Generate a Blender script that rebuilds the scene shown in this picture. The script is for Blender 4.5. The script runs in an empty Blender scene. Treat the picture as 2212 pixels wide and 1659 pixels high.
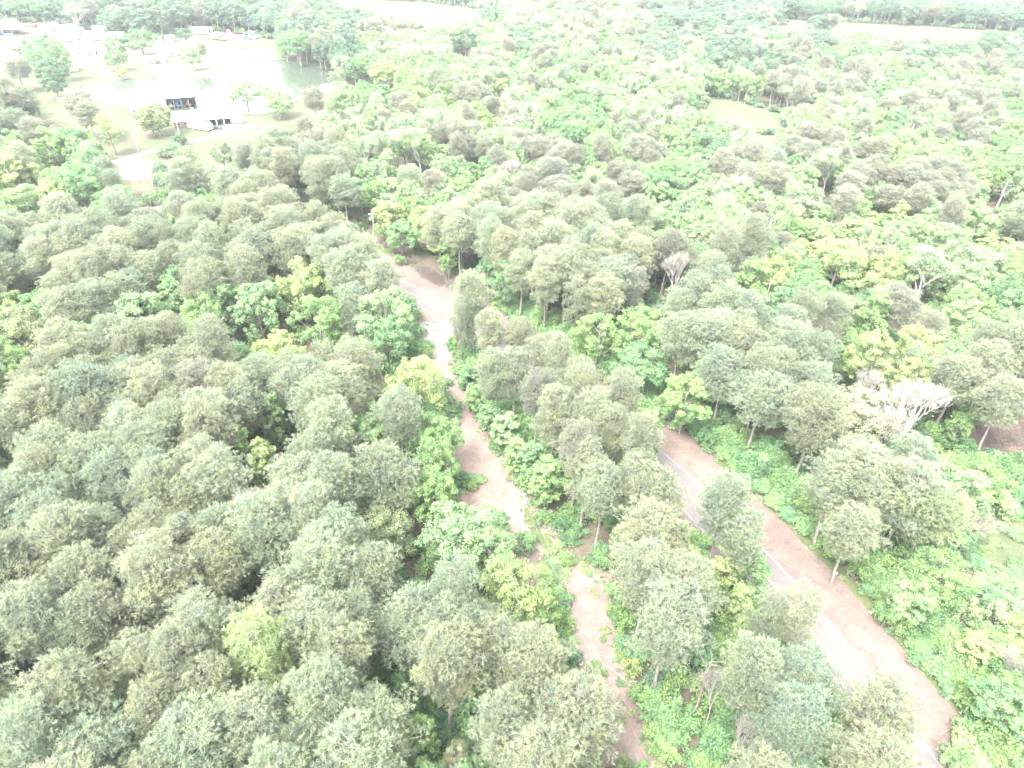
import bpy, math, random
import numpy as np
from mathutils import Matrix, Vector

# ------------------------------------------------------------------ camera, world, sun, exposure
SC = bpy.context.scene
COL = SC.collection
CAM_H, PITCH, ROLL, FPX = 86.0, math.radians(34.5), math.radians(1.2), 1580.0   # FPX: focal length in px of a 2212 px wide picture
CR0 = np.array([1.0, 0, 0]); CU0 = np.array([0, math.sin(PITCH), math.cos(PITCH)]); CF = np.array([0, math.cos(PITCH), -math.sin(PITCH)])
CR = math.cos(ROLL)*CR0 + math.sin(ROLL)*CU0
CU = -math.sin(ROLL)*CR0 + math.cos(ROLL)*CU0
cd = bpy.data.cameras.new('camera'); cam = bpy.data.objects.new('camera', cd); COL.objects.link(cam)
m = Matrix.Identity(4)
for i in range(3):
    m[i][0] = CR[i]; m[i][1] = CU[i]; m[i][2] = -CF[i]
m[2][3] = CAM_H
cam.matrix_world = m
cd.sensor_width = 36; cd.lens = 36*FPX/2212; cd.clip_start = 0.5; cd.clip_end = 6000
SC.camera = cam

W = bpy.data.worlds.new("World"); SC.world = W; W.use_nodes = True
nt = W.node_tree; bg = nt.nodes['Background']
sky = nt.nodes.new('ShaderNodeTexSky'); sky.sky_type = 'NISHITA'; sky.sun_disc = False
SUN_EL, SUN_AZ = 58, 215     # azimuth measured clockwise from +Y, where the sun stands
sky.sun_elevation = math.radians(SUN_EL); sky.sun_rotation = math.radians(SUN_AZ)
sky.dust_density = 3.0; sky.ozone_density = 1.0
hs = nt.nodes.new('ShaderNodeHueSaturation'); hs.inputs['Saturation'].default_value = 0.12
nt.links.new(sky.outputs[0], hs.inputs['Color']); nt.links.new(hs.outputs[0], bg.inputs[0])
bg.inputs[1].default_value = 0.15
sd = bpy.data.lights.new('sun', 'SUN'); sd.energy = 0.8; sd.angle = math.radians(14); sd.color = (1.0, 0.95, 0.88)
sun = bpy.data.objects.new('sun', sd); COL.objects.link(sun)
az, el = math.radians(SUN_AZ), math.radians(SUN_EL)
sv = Vector((math.sin(az)*math.cos(el), math.cos(az)*math.cos(el), math.sin(el)))
sun.rotation_euler = sv.to_track_quat('Z', 'Y').to_euler()
SC.view_settings.view_transform = 'Standard'; SC.view_settings.look = 'None'
SC.view_settings.gamma = 1.0; SC.view_settings.exposure = 3.48
SC.render.engine = 'CYCLES'
SC.cycles.max_bounces = 8; SC.cycles.diffuse_bounces = 5; SC.cycles.transmission_bounces = 5; SC.cycles.glossy_bounces = 2
SC.cycles.volume_bounces = 1; SC.cycles.filter_width = 1.5

RNG = np.random.default_rng(7); random.seed(7)

def at(px, py, z=0.0):
    """point of the plane at height z that the photo shows at px,py (2212 px wide)"""
    d = CF + CR*((px-1106)/FPX) + CU*((829.5-py)/FPX)
    s = (z-CAM_H)/d[2]
    return np.array([d[0]*s, d[1]*s, z])
def proj(p):
    q = np.asarray(p, float) - np.array([0, 0, CAM_H])
    w = q @ CF
    return 1106 + FPX*(q @ CR)/w, 829.5 - FPX*(q @ CU)/w, w

# ------------------------------------------------------------------ materials
def newmat(name):
    mt = bpy.data.materials.new(name); mt.use_nodes = True
    n = mt.node_tree; n.nodes.clear(); o = n.nodes.new('ShaderNodeOutputMaterial')
    return mt, n, o
def ramp(n, fac, stops):
    r = n.nodes.new('ShaderNodeValToRGB'); e = r.color_ramp.elements
    while len(e) < len(stops): e.new(0.5)
    for k, (p, c) in enumerate(stops):
        e[k].position = p; e[k].color = (*c, 1) if len(c) == 3 else c
    n.links.new(fac, r.inputs[0]); return r.outputs[0]
def noise(n, scale, detail=4, rough=0.6, vec=None, dist=0.0):
    t = n.nodes.new('ShaderNodeTexNoise'); t.inputs['Scale'].default_value = scale
    t.inputs['Detail'].default_value = detail; t.inputs['Roughness'].default_value = rough; t.inputs['Distortion'].default_value = dist
    if vec is not None: n.links.new(vec, t.inputs['Vector'])
    return t.outputs[0]
def mixc(n, fac, a, b, mode='MIX'):
    x = n.nodes.new('ShaderNodeMix'); x.data_type = 'RGBA'; x.blend_type = mode
    for v, k in ((fac, 0), (a, 6), (b, 7)):
        if hasattr(v, 'links'): n.links.new(v, x.inputs[k])
        elif k == 0: x.inputs[0].default_value = v
        else: x.inputs[k].default_value = (*v, 1)
    return x.outputs[2]
def geo_pos(n):
    g = n.nodes.new('ShaderNodeNewGeometry'); return g.outputs['Position']
def objc(n):
    g = n.nodes.new('ShaderNodeTexCoord'); return g.outputs['Object']
def ground_mat(name, stops, scale, fine=3.0, rough=0.95, fine_amt=0.62):
    mt, n, o = newmat(name); p = geo_pos(n)
    c = ramp(n, noise(n, scale, 6, 0.65, p, 0.4), stops)
    f = ramp(n, noise(n, fine, 5, 0.8, p), [(0.25, (0.5,)*3), (0.75, (1.4,)*3)])
    c = mixc(n, fine_amt, c, f, 'MULTIPLY')
    g2 = ramp(n, noise(n, fine*0.22, 4, 0.7, p, 0.8), [(0.35, (0.85,)*3), (0.65, (1.12,)*3)])
    c = mixc(n, 1.0, c, g2, 'MULTIPLY')
    b = n.nodes.new('ShaderNodeBsdfPrincipled'); b.inputs['Roughness'].default_value = rough
    b.inputs['Specular IOR Level'].default_value = 0.15
    n.links.new(c, b.inputs['Base Color']); n.links.new(b.outputs[0], o.inputs[0])
    return mt
def leaf_mat(name, tipcol=(0.45, 0.36, 0.2), trans=0.3, spread=0.55, through=2.45):
    mt, n, o = newmat(name)
    a = n.nodes.new('ShaderNodeAttribute'); a.attribute_type = 'INSTANCER'; a.attribute_name = 'tint'
    s = n.nodes.new('ShaderNodeAttribute'); s.attribute_type = 'GEOMETRY'; s.attribute_name = 'shade'
    t = n.nodes.new('ShaderNodeAttribute'); t.attribute_type = 'GEOMETRY'; t.attribute_name = 'tip'
    v = ramp(n, s.outputs['Fac'], [(0, (1-spread*0.8, 1-spread*0.8, 1-spread*0.7)), (1, (1+spread*1.1, 1+spread, 1+spread*0.6))])
    c = mixc(n, 1.0, a.outputs['Color'], v, 'MULTIPLY')
    ns = ramp(n, noise(n, 0.35, 2, 0.5, objc(n)), [(0.35, (0.82, 0.86, 0.9)), (0.65, (1.18, 1.14, 1.0))])
    c = mixc(n, 1.0, c, ns, 'MULTIPLY')
    c = mixc(n, 1.0, c, (through,)*3, 'MULTIPLY')   # tint is what a leaf reflects; it lets about as much through
    c = mixc(n, t.outputs['Fac'], c, tipcol)
    d = n.nodes.new('ShaderNodeBsdfDiffuse'); n.links.new(c, d.inputs[0])
    tr = n.nodes.new('ShaderNodeBsdfTranslucent'); n.links.new(c, tr.inputs[0])
    mx = n.nodes.new('ShaderNodeMixShader'); mx.inputs[0].default_value = trans
    n.links.new(d.outputs[0], mx.inputs[1]); n.links.new(tr.outputs[0], mx.inputs[2])
    n.links.new(mx.outputs[0], o.inputs[0]); return mt
def plain(name, col, rough=0.7, metal=0.0, var=0.15, scale=1.5, spec=0.3):
    mt, n, o = newmat(name); p = objc(n)
    c = ramp(n, noise(n, scale, 5, 0.6, p), [(0.3, tuple(x*(1-var) for x in col)), (0.7, tuple(min(1, x*(1+var)) for x in col))])
    b = n.nodes.new('ShaderNodeBsdfPrincipled'); b.inputs['Roughness'].default_value = rough; b.inputs['Metallic'].default_value = metal
    b.inputs['Specular IOR Level'].default_value = spec
    n.links.new(c, b.inputs['Base Color']); n.links.new(b.outputs[0], o.inputs[0]); return mt

M = {}
M['needles'] = leaf_mat('pine_needles', (0.42, 0.38, 0.25), 0.5, 0.16, 2.7)
M['leaves'] = leaf_mat('broad_leaves', (0.3, 0.3, 0.2), 0.45, 0.4)
M['bark'] = plain('pine_bark', (0.20, 0.165, 0.145), 0.95, var=0.35, scale=2.5, spec=0.05)
M['palebark'] = plain('pale_bark', (0.21, 0.19, 0.17), 0.95, var=0.3, scale=2.0, spec=0.05)
M['whitewood'] = plain('bleached_wood', (0.30, 0.28, 0.26), 0.95, var=0.2, scale=2.0, spec=0.05)
M['tanwood'] = plain('bare_tan_wood', (0.2, 0.165, 0.145), 0.95, var=0.35, scale=1.0, spec=0.05)
M['floor'] = ground_mat('forest_floor', [(0.3, (0.08, 0.0617, 0.048)), (0.5, (0.104, 0.0902, 0.065)), (0.62, (0.056, 0.095, 0.035)), (0.75, (0.096, 0.0855, 0.06))], 0.12, 2.0)
M['verge'] = ground_mat('pine_straw_dirt', [(0.3, (0.1214, 0.0906, 0.0792)), (0.5, (0.1338, 0.103, 0.0898)), (0.66, (0.1452, 0.1197, 0.1056)), (0.76, (0.1056, 0.1074, 0.0739))], 0.11, 2.2)
M['track'] = ground_mat('track_dirt', [(0.28, (0.150, 0.112, 0.096)), (0.46, (0.168, 0.129, 0.112)), (0.62, (0.182, 0.146, 0.128)), (0.72, (0.13, 0.136, 0.088))], 0.09, 2.4)
M['clay'] = ground_mat('pale_bare_soil', [(0.3, (0.152, 0.12, 0.104)), (0.7, (0.216, 0.184, 0.16))], 0.2, 2.4)
M['grass'] = ground_mat('lawn', [(0.3, (0.0652, 0.077, 0.0423)), (0.5, (0.0814, 0.0883, 0.0529)), (0.62, (0.1004, 0.0911, 0.0661)), (0.78, (0.0732, 0.0855, 0.0449))], 0.035, 1.2)
M['farmyard'] = ground_mat('worn_yard', [(0.3, (0.0584, 0.0565, 0.0415)), (0.5, (0.0791, 0.0716, 0.0584)), (0.7, (0.1582, 0.1394, 0.1167))], 0.03, 1.0)
M['meadow'] = ground_mat('rough_meadow', [(0.3, (0.060, 0.085, 0.042)), (0.5, (0.088, 0.104, 0.058)), (0.7, (0.105, 0.1, 0.072))], 0.08, 1.5)
M['scrubsoil'] = ground_mat('brown_scrub_soil', [(0.3, (0.11, 0.07, 0.06)), (0.7, (0.19, 0.13, 0.11))], 0.2, 2.5)
M['field'] = ground_mat('far_field', [(0.3, (0.0616, 0.0776, 0.0414)), (0.55, (0.0783, 0.0887, 0.0535)), (0.75, (0.0949, 0.097, 0.0682))], 0.02, 0.5)
M['clearing'] = ground_mat('clearing_turf', [(0.3, (0.0723, 0.0969, 0.0493)), (0.55, (0.0884, 0.1102, 0.0595)), (0.75, (0.1105, 0.1159, 0.0765))], 0.04, 0.8)
M['gravel'] = ground_mat('white_gravel', [(0.3, (0.1664, 0.1526, 0.1341)), (0.7, (0.2312, 0.2173, 0.1988))], 0.3, 4.0)
M['verge_green'] = ground_mat('green_verge_edge', [(0.3, (0.068, 0.096, 0.036)), (0.7, (0.104, 0.108, 0.06))], 0.3, 2.5)
M['bank'] = ground_mat('pond_bank', [(0.3, (0.045, 0.052, 0.03)), (0.7, (0.075, 0.075, 0.05))], 0.3, 2.0)
def asphalt():
    mt, n, o = newmat('asphalt'); p = geo_pos(n)
    c = ramp(n, noise(n, 0.35, 5, 0.6, p), [(0.3, (0.108, 0.098, 0.094)), (0.7, (0.13, 0.118, 0.113))])
    f = ramp(n, noise(n, 9.0, 3, 0.7, p), [(0.3, (0.85,)*3), (0.7, (1.12,)*3)])
    c = mixc(n, 1.0, c, f, 'MULTIPLY')
    b = n.nodes.new('ShaderNodeBsdfPrincipled'); b.inputs['Roughness'].default_value = 0.9; b.inputs['Specular IOR Level'].default_value = 0.2
    n.links.new(c, b.inputs['Base Color']); n.links.new(b.outputs[0], o.inputs[0]); return mt
M['asphalt'] = asphalt()
M['whiteline'] = plain('white_line', (0.22, 0.21, 0.2), 0.8, var=0.2, scale=3)
M['yellowline'] = plain('yellow_line', (0.26, 0.205, 0.13), 0.8, var=0.2, scale=3)
def water():
    mt, n, o = newmat('pond_water'); p = geo_pos(n)
    b = n.nodes.new('ShaderNodeBsdfPrincipled'); b.inputs['Base Color'].default_value = (0.055, 0.07, 0.05, 1)
    b.inputs['Roughness'].default_value = 0.06; b.inputs['IOR'].default_value = 1.5
    bm_ = n.nodes.new('ShaderNodeBump'); bm_.inputs['Strength'].default_value = 0.25; bm_.inputs['Distance'].default_value = 0.02
    n.links.new(noise(n, 1.3, 3, 0.5, p), bm_.inputs['Height']); n.links.new(bm_.outputs[0], b.inputs['Normal'])
    n.links.new(b.outputs[0], o.inputs[0]); return mt
M['water'] = water()
M['white'] = plain('white_paint', (0.74, 0.74, 0.72), 0.5, var=0.06, scale=0.6)
M['roofwhite'] = plain('white_metal_roof', (0.72, 0.72, 0.72), 0.4, var=0.08, scale=0.5)
M['brick'] = plain('pale_brick', (0.40, 0.27, 0.235), 0.9, var=0.2, scale=3)
M['dark'] = plain('painted_inner_shade', (0.035, 0.035, 0.04), 0.8, var=0.3)  # near-black colour standing in for the shade inside openings
M['glass'] = plain('window_glass', (0.05, 0.06, 0.07), 0.1, var=0.1, spec=0.6)
M['tyre'] = plain('tyre_rubber', (0.03, 0.03, 0.03), 0.9)
M['black'] = plain('black_paint', (0.03, 0.032, 0.035), 0.3, spec=0.5)
M['grey'] = plain('grey_metal', (0.28, 0.29, 0.31), 0.6, var=0.2)
M['blue'] = plain('blue_paint', (0.06, 0.14, 0.32), 0.5, var=0.2)
M['paleblue'] = plain('pale_blue_paint', (0.2, 0.36, 0.5), 0.5, var=0.15)
M['red'] = plain('red_paint', (0.42, 0.05, 0.05), 0.5, var=0.2)
M['rust'] = plain('rust_brown', (0.25, 0.12, 0.09), 0.9, var=0.3)
M['teal'] = plain('pale_teal_roof', (0.32, 0.52, 0.48), 0.5, var=0.1)
M['maroon'] = plain('maroon_roof', (0.2, 0.09, 0.09), 0.8, var=0.15)
M['wood'] = plain('weathered_pole_wood', (0.33, 0.29, 0.26), 0.95, var=0.25, scale=1.2)
M['palewood'] = plain('pale_pole_wood', (0.52, 0.49, 0.45), 0.95, var=0.2, scale=1.2)
M['wire'] = plain('wire_metal', (0.2, 0.2, 0.2), 0.6)
M['litter'] = plain('white_litter', (0.75, 0.76, 0.78), 0.5, var=0.05)

# ------------------------------------------------------------------ mesh helpers
class MB:
    """collects triangles and quads; build() links them as one mesh object"""
    def __init__(s): s.v = []; s.f = []; s.m = []; s.n = 0; s.sh = []; s.tp = []
    def add(s, verts, faces, mat=0, shade=None, tip=0.0):
        verts = np.asarray(verts, float).reshape(-1, 3); faces = np.asarray(faces, int)
        if len(faces) == 0: return
        s.v.append(verts); s.f.append(faces + s.n); s.n += len(verts); k = len(faces)
        s.m.append(np.full(k, mat))
        s.sh.append(np.full(k, 0.5) if shade is None else np.broadcast_to(shade, (k,)))
        s.tp.append(np.broadcast_to(np.asarray(tip, float), (k,)))
    def merge(s, o, mat):
        for v, f, sh, tp in zip(o.v, o.f, o.sh, o.tp):
            pass
        off = s.n
        for v in o.v: s.v.append(v)
        for f, sh, tp in zip(o.f, o.sh, o.tp):
            s.f.append(f + off); s.m.append(np.full(len(f), mat)); s.sh.append(sh); s.tp.append(tp)
        s.n += o.n
    def mesh(s, name, mats):
        me = bpy.data.meshes.new(name)
        V = np.concatenate(s.v); nf = sum(len(f) for f in s.f)
        tot = np.concatenate([np.full(len(f), f.shape[1]) for f in s.f])
        idx = np.concatenate([f.ravel() for f in s.f])
        st = np.concatenate([[0], np.cumsum(tot)[:-1]])
        me.vertices.add(len(V)); me.vertices.foreach_set('co', V.ravel())
        me.loops.add(len(idx)); me.loops.foreach_set('vertex_index', idx.astype(np.int32))
        me.polygons.add(nf); me.polygons.foreach_set('loop_start', st.astype(np.int32))
        me.polygons.foreach_set('loop_total', tot.astype(np.int32))
        me.polygons.foreach_set('material_index', np.concatenate(s.m).astype(np.int32))
        a = me.attributes.new('shade', 'FLOAT', 'FACE'); a.data.foreach_set('value', np.concatenate(s.sh).astype(np.float32))
        a = me.attributes.new('tip', 'FLOAT', 'FACE'); a.data.foreach_set('value', np.concatenate(s.tp).astype(np.float32))
        for mt in mats: me.materials.append(mt)
        me.update(calc_edges=True); return me
    def tube(s, pts, rad, sides=6, mat=0, cap=True):
        pts = np.asarray(pts, float); n = len(pts); rad = np.broadcast_to(rad, (n,))
        d = np.gradient(pts, axis=0); d /= np.linalg.norm(d, axis=1, keepdims=True)+1e-9
        ref = np.where(np.abs(d[:, 2:3]) > 0.9, np.array([[1.0, 0, 0]]), np.array([[0, 0, 1.0]]))
        a = np.cross(d, ref); a /= np.linalg.norm(a, axis=1, keepdims=True)+1e-9; b = np.cross(d, a)
        th = np.arange(sides)*2*math.pi/sides
        V = pts[:, None] + rad[:, None, None]*(np.cos(th)[None, :, None]*a[:, None] + np.sin(th)[None, :, None]*b[:, None])
        F = []
        for i in range(n-1):
            for j in range(sides):
                k = (j+1) % sides; F.append((i*sides+j, i*sides+k, (i+1)*sides+k, (i+1)*sides+j))
        s.add(V, F, mat)
        if cap and sides == 4: s.add(V[-1], [(0, 1, 2, 3)], mat)
        elif cap:
            for base in (V[0], V[-1]):
                c = base.mean(0); s.add(np.vstack([base, c]), [(j, (j+1) % sides, sides) for j in range(sides)], mat)
    def box(s, c, size, mat=0, rz=0.0):
        x, y, z = [q/2 for q in size]; V = np.array([(sx*x, sy*y, sz*z) for sz in (-1, 1) for sy in (-1, 1) for sx in (-1, 1)])
        if rz: cs, sn = math.cos(rz), math.sin(rz); V = V @ np.array([[cs, sn, 0], [-sn, cs, 0], [0, 0, 1]])
        s.add(V+np.array(c), [(0, 2, 3, 1), (4, 5, 7, 6), (0, 1, 5, 4), (2, 6, 7, 3), (0, 4, 6, 2), (1, 3, 7, 5)], mat)
    def prism(s, prof, axis0, axis1, mat=0):
        """closed profile (list of (a,z)) swept in x between axis0 and axis1: profile in y,z"""
        n = len(prof); V = [(axis0, a, z) for a, z in prof]+[(axis1, a, z) for a, z in prof]
        s.add(V, [(i, (i+1) % n, n+(i+1) % n, n+i) for i in range(n)], mat)
        for off in (0, n):
            c = np.array(V[off:off+n]).mean(0); s.add(np.vstack([V[off:off+n], c]), [(j, (j+1) % n, n) for j in range(n)], mat)
    def build(s, name, mats, parent=None, **kw):
        if not isinstance(mats, (list, tuple)): mats = [mats]
        o = bpy.data.objects.new(name, s.mesh(name, mats)); COL.objects.link(o)
        if parent: o.parent = parent
        return o

def tag(o, label=None, cat=None, group=None, kind=None):
    if label: o['label'] = label
    if cat: o['category'] = cat
    if group: o['group'] = group
    if kind: o['kind'] = kind
    return o
def empty(name, loc, rz=0.0, label=None, cat=None, group=None):
    o = bpy.data.objects.new(name, None); COL.objects.link(o); o.empty_display_size = 0.5
    o.location = [float(q) for q in loc]; o.rotation_euler = (0, 0, rz); return tag(o, label, cat, group)

# ------------------------------------------------------------------ tree meshes
def norm(a): return a/(np.linalg.norm(a, axis=-1, keepdims=True)+1e-9)
def blades(mb, P, D, K, L, Wd, rg, jitter=0.8, shade=None, tips=0.0, mat=0):
    """K thin triangles fanning out of every point of P about direction D"""
    N = len(P); P = np.repeat(P, K, 0); D = np.repeat(D, K, 0)
    dr = norm(D + jitter*rg.normal(size=(N*K, 3))*0.75)
    side = norm(np.cross(dr, rg.normal(size=(N*K, 3))))
    l = (L*rg.uniform(0.7, 1.25, N*K))[:, None]; w = Wd*rg.uniform(0.7, 1.3, N*K)[:, None]
    b0 = P + dr*l*0.05
    V = np.stack([b0-side*w*0.5, b0+side*w*0.5, b0+dr*l+side*w*0.25, b0+dr*l-side*w*0.25], 1).reshape(-1, 3)
    F = np.arange(N*K*4).reshape(-1, 4)
    sh = rg.uniform(0, 1, N*K)*0.6 + 0.4*(np.repeat(shade, K) if shade is not None else rg.uniform(0, 1, N*K))
    mb.add(V, F, mat, sh, tips)
def leafquads(mb, P, Nrm, size, rg, shade=None, mat=0):
    n = len(P); nr = norm(Nrm + rg.normal(size=(n, 3))*0.75)
    a = norm(np.cross(nr, rg.normal(size=(n, 3)))); b = np.cross(nr, a)
    s = (size*rg.uniform(0.6, 1.3, n))[:, None]
    dro = np.array([0, 0, -0.25])*s
    V = np.stack([P-a*s, P-b*s*0.55+dro*0.3, P+a*s+dro, P+b*s*0.55+dro*0.3], 1).reshape(-1, 3)
    sh = rg.uniform(0, 1, n)*0.55 + 0.45*(shade if shade is not None else rg.uniform(0, 1, n))
    mb.add(V, np.arange(n*4).reshape(-1, 4), mat, sh, 0.0)

def make_pine(seed, H=20.0, R=4.4, cb=0.42, tip=0.35, dens=1.0, blade=0.38):
    rg = np.random.default_rng(seed); tr, cr = MB(), MB()
    n = 10; zz = np.linspace(0, H*0.96, n); bend = rg.normal(0, 0.28, (n, 2)).cumsum(0)*0.35; bend[0] = 0
    axis = np.column_stack([bend, zz]); tr.tube(axis, np.linspace(0.27, 0.05, n), 7)
    P, D, S = [], [], []
    nl = int(40*dens)
    for k in range(nl):
        t = ((k+0.5)/nl)**0.85; z = H*(cb+(0.97-cb)*t)
        prof = R*(min(1.0, 0.55+1.6*t) if t < 0.28 else math.cos((t-0.28)/0.72*math.pi/2)**0.62)
        prof = max(prof, 0.7)*rg.uniform(0.72, 1.12)
        a = k*2.4+rg.uniform(-0.5, 0.5)
        rise = 0.10+0.75*t + rg.uniform(-0.1, 0.2)
        o = np.array([np.interp(z, zz, axis[:, 0]), np.interp(z, zz, axis[:, 1]), z])
        h = np.array([math.cos(a), math.sin(a), 0]); side = np.array([-h[1], h[0], 0])
        q = np.linspace(0, 1, 5)[:, None]; wob = rg.normal(0, 0.18)
        pts = o + h*prof*q + side*wob*np.sin(q*3)*prof*0.3 + np.array([0, 0, 1])*prof*(rise*q*0.55+0.18*q*q)
        tr.tube(pts, np.linspace(0.085, 0.025, 5)*(0.6+prof/6), 4)
        npf = max(1, int(round(prof/1.25)))
        for j in range(npf):
            f = 1.0 - j*0.3 - rg.uniform(0, 0.1)
            if f < 0.25: continue
            for sgn in ((0,) if j == 0 else (-1, 1)):
                base = o+(pts[-1]-o)*f; c = base + side*sgn*prof*rg.uniform(0.16, 0.34) + np.array([0, 0, rg.uniform(0.1, 0.5)])
                if sgn: tr.tube(np.array([base-(pts[-1]-o)*0.12, c]), [0.035, 0.018], 3, cap=False)
                rp = rg.uniform(0.75, 1.35); nt_ = int(24*rp*rp)
                u = norm(rg.normal(size=(nt_, 3)) + np.array([0, 0, 0.55])); r_ = rg.uniform(0.55, 1, nt_)[:, None]
                pp = c + u*r_*np.array([rp, rp, rp*0.75])
                for x in pp[::3]:
                    if rg.random() < 0.5: tr.tube(np.array([c-np.array([0, 0, 0.2]), x]), [0.02, 0.01], 3, cap=False)
                P.append(pp); D.append(norm(u*0.8+np.array([0, 0, 0.55])+h*0.25)); S.append(np.full(nt_, rg.uniform(0, 1)))
    P, D, S = np.concatenate(P), np.concatenate(D), np.concatenate(S)
    blades(cr, P, D, 9, blade, 0.055, rg, 0.8, S)
    top = D[:, 2] > 0.62; sel = top & (rg.random(len(P)) < tip*np.clip((P[:, 2]/H-cb)/(1-cb)*1.6, 0.1, 1))
    if sel.any(): blades(cr, P[sel], np.tile([0, 0, 1.0], (sel.sum(), 1)), 2, 0.34, 0.075, rg, 0.12, None, 0.75)
    return tr, cr

def make_leafy(seed, H=15.0, R=5.2, cb=0.25, lobes=12, leaf=0.175, dens=1.0, flat=1.0, lobe_r=0.42, show_limbs=1.0, per=80):
    rg = np.random.default_rng(seed); tr, cr = MB(), MB()
    n = 7; zz = np.linspace(0, H*0.8, n); bend = rg.normal(0, 0.3, (n, 2)).cumsum(0)*0.35; bend[0] = 0
    axis = np.column_stack([bend, zz]); tr.tube(axis, np.linspace(0.28, 0.07, n)*R/4.5, 7)
    cz = H*(cb+(1-cb)*0.5); hz = H*(1-cb)*0.5
    for k in range(lobes):
        f = (k+0.5)/lobes; zc = 1-1.75*f; rad = math.sqrt(max(0, 1-zc*zc)); a = k*2.4+rg.uniform(-0.4, 0.4)
        lr = R*lobe_r*rg.uniform(0.75, 1.25)*flat
        k_ = rg.uniform(0.62, 0.92)
        c = np.array([math.cos(a)*rad*(R-lr*0.7)*k_*1.15, math.sin(a)*rad*(R-lr*0.7)*k_*1.15, cz+zc*(hz-lr*0.5)*rg.uniform(0.8, 1.0)])
        o = axis[int(np.clip((c[2]/H-0.15)*n, 1, n-2))]
        mid = (o+c)/2 + rg.normal(0, 0.3, 3); tr.tube(np.array([o, mid, c, c+(c-mid)*0.4]), [0.12, 0.08, 0.05, 0.02], 5)
        nc = int(15*dens)
        for j in range(nc):
            u = norm(rg.normal(size=3) + np.array([0, 0, 0.45]) + norm(c-np.array([0, 0, cz]))*0.5)
            sc = c + u*lr*rg.uniform(0.6, 1.05)*np.array([1, 1, 0.8]); sr = lr*rg.uniform(0.28, 0.48)
            if rg.random() < 0.45*show_limbs: tr.tube(np.array([c, (c+sc)/2+rg.normal(0, 0.12, 3), sc+u*sr*0.5]), [0.05, 0.032, 0.012], 3, cap=False)
            nn = int(per*dens*rg.uniform(0.7, 1.2))
            w = norm(rg.normal(size=(nn, 3))+u*0.7); pp = sc + w*sr*(rg.uniform(0.5, 1.08, nn)[:, None])*np.array([1, 1, 0.75])
            leafquads(cr, pp, w+np.array([0, 0, 0.6]), leaf, rg, np.full(nn, rg.uniform(0, 1)))
    return tr, cr

def make_twiggy(seed, H=15.0, R=6.0, depth=5, leaf=0.0, nleaf=0, base=0.26, spread=0.75, kids=3, up=0.35):
    """bare or barely leafed crown of branching limbs"""
    rg = np.random.default_rng(seed); tr, cr = MB(), MB(); tips = []
    def grow(p, d, l, r, dep):
        q = p + d*l*0.5 + rg.normal(0, 0.05*l, 3); e = p+d*l+rg.normal(0, 0.05*l, 3)
        tr.tube(np.array([p, q, e]), [r, r*0.85, r*0.68], 5 if r > 0.05 else 3, cap=False)
        if dep == 0: tips.append((e, d)); return
        kk = kids if dep > 1 else kids+1
        for i in range(kk):
            a = i*2*math.pi/kk + rg.uniform(-0.6, 0.6)
            s = norm(np.cross(d, rg.normal(size=3))); t = np.cross(d, s)
            nd = norm(d + (s*math.cos(a)+t*math.sin(a))*spread*rg.uniform(0.6, 1.2) + np.array([0, 0, up*0.5]))
            grow(e, nd, l*rg.uniform(0.6, 0.82), r*0.58, dep-1)
        if dep >= 2: grow(e, norm(d+rg.normal(0, 0.2, 3)), l*0.75, r*0.62, dep-1)
        if dep <= 2: tips.append((e, d))
    grow(np.zeros(3), np.array([0, 0, 1.0]), H*0.3, base, depth)
    if nleaf:
        T = np.array([t[0] for t in tips]); DD = np.array([t[1] for t in tips])
        k = rg.integers(0, len(T), nleaf); leafquads(cr, T[k]+rg.normal(0, 0.35, (nleaf, 3)), DD[k]+np.array([0, 0, 0.5]), leaf, rg)
    allv = np.concatenate(tr.v); s = np.array([R/np.percentile(np.hypot(allv[:, 0], allv[:, 1]), 97), 0, H/allv[:, 2].max()]); s[1] = s[0]
    tr.v = [v*s for v in tr.v]; cr.v = [v*s for v in cr.v]
    return tr, cr

def make_bush(seed, H=3.6, R=2.4, leaf=0.17, n=16, per=75):
    rg = np.random.default_rng(seed); tr, cr = MB(), MB()
    for k in range(n):
        a = rg.uniform(0, 6.28); r = R*math.sqrt(rg.random())*0.75; z = H*(0.2+0.6*(1-(r/R)**2)*rg.uniform(0.5, 1))
        c = np.array([math.cos(a)*r, math.sin(a)*r, z]); sr = rg.uniform(0.55, 1.0)
        tr.tube(np.array([[c[0]*0.3, c[1]*0.3, 0], c*[0.7, 0.7, 0.6], c]), [0.05, 0.035, 0.015], 3, cap=False)
        w = norm(rg.normal(size=(per, 3))+np.array([0, 0, 0.5])); pp = c+w*sr*rg.uniform(0.5, 1.1, per)[:, None]*np.array([1, 1, 0.9])
        pp[:, 2] = np.maximum(pp[:, 2], 0.05)
        leafquads(cr, pp, w+np.array([0, 0, 0.6]), leaf, rg, np.full(per, rg.uniform(0, 1)))
    return tr, cr
def make_brush(seed, H=1.6, R=2.2, n=60):
    rg = np.random.default_rng(seed); tr, cr = MB(), MB()
    for k in range(n):
        a, b = rg.uniform(0, 6.28, 2); r = R*rg.random()**0.7; p = np.array([math.cos(a)*r, math.sin(a)*r, 0])
        d = norm(np.array([math.cos(b), math.sin(b), rg.uniform(0.1, 1.4)])); l = rg.uniform(0.8, H*1.4)
        e = p+d*l; tr.tube(np.array([p, p+d*l*0.5+rg.normal(0, 0.1, 3), e]), [0.03, 0.022, 0.01], 3, cap=False)
        for _ in range(2): tr.tube(np.array([p+d*l*0.55, p+d*l*0.6+norm(d+rg.normal(0, 0.7, 3))*l*0.5]), [0.015, 0.007], 3, cap=False)
    return tr, cr

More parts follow.
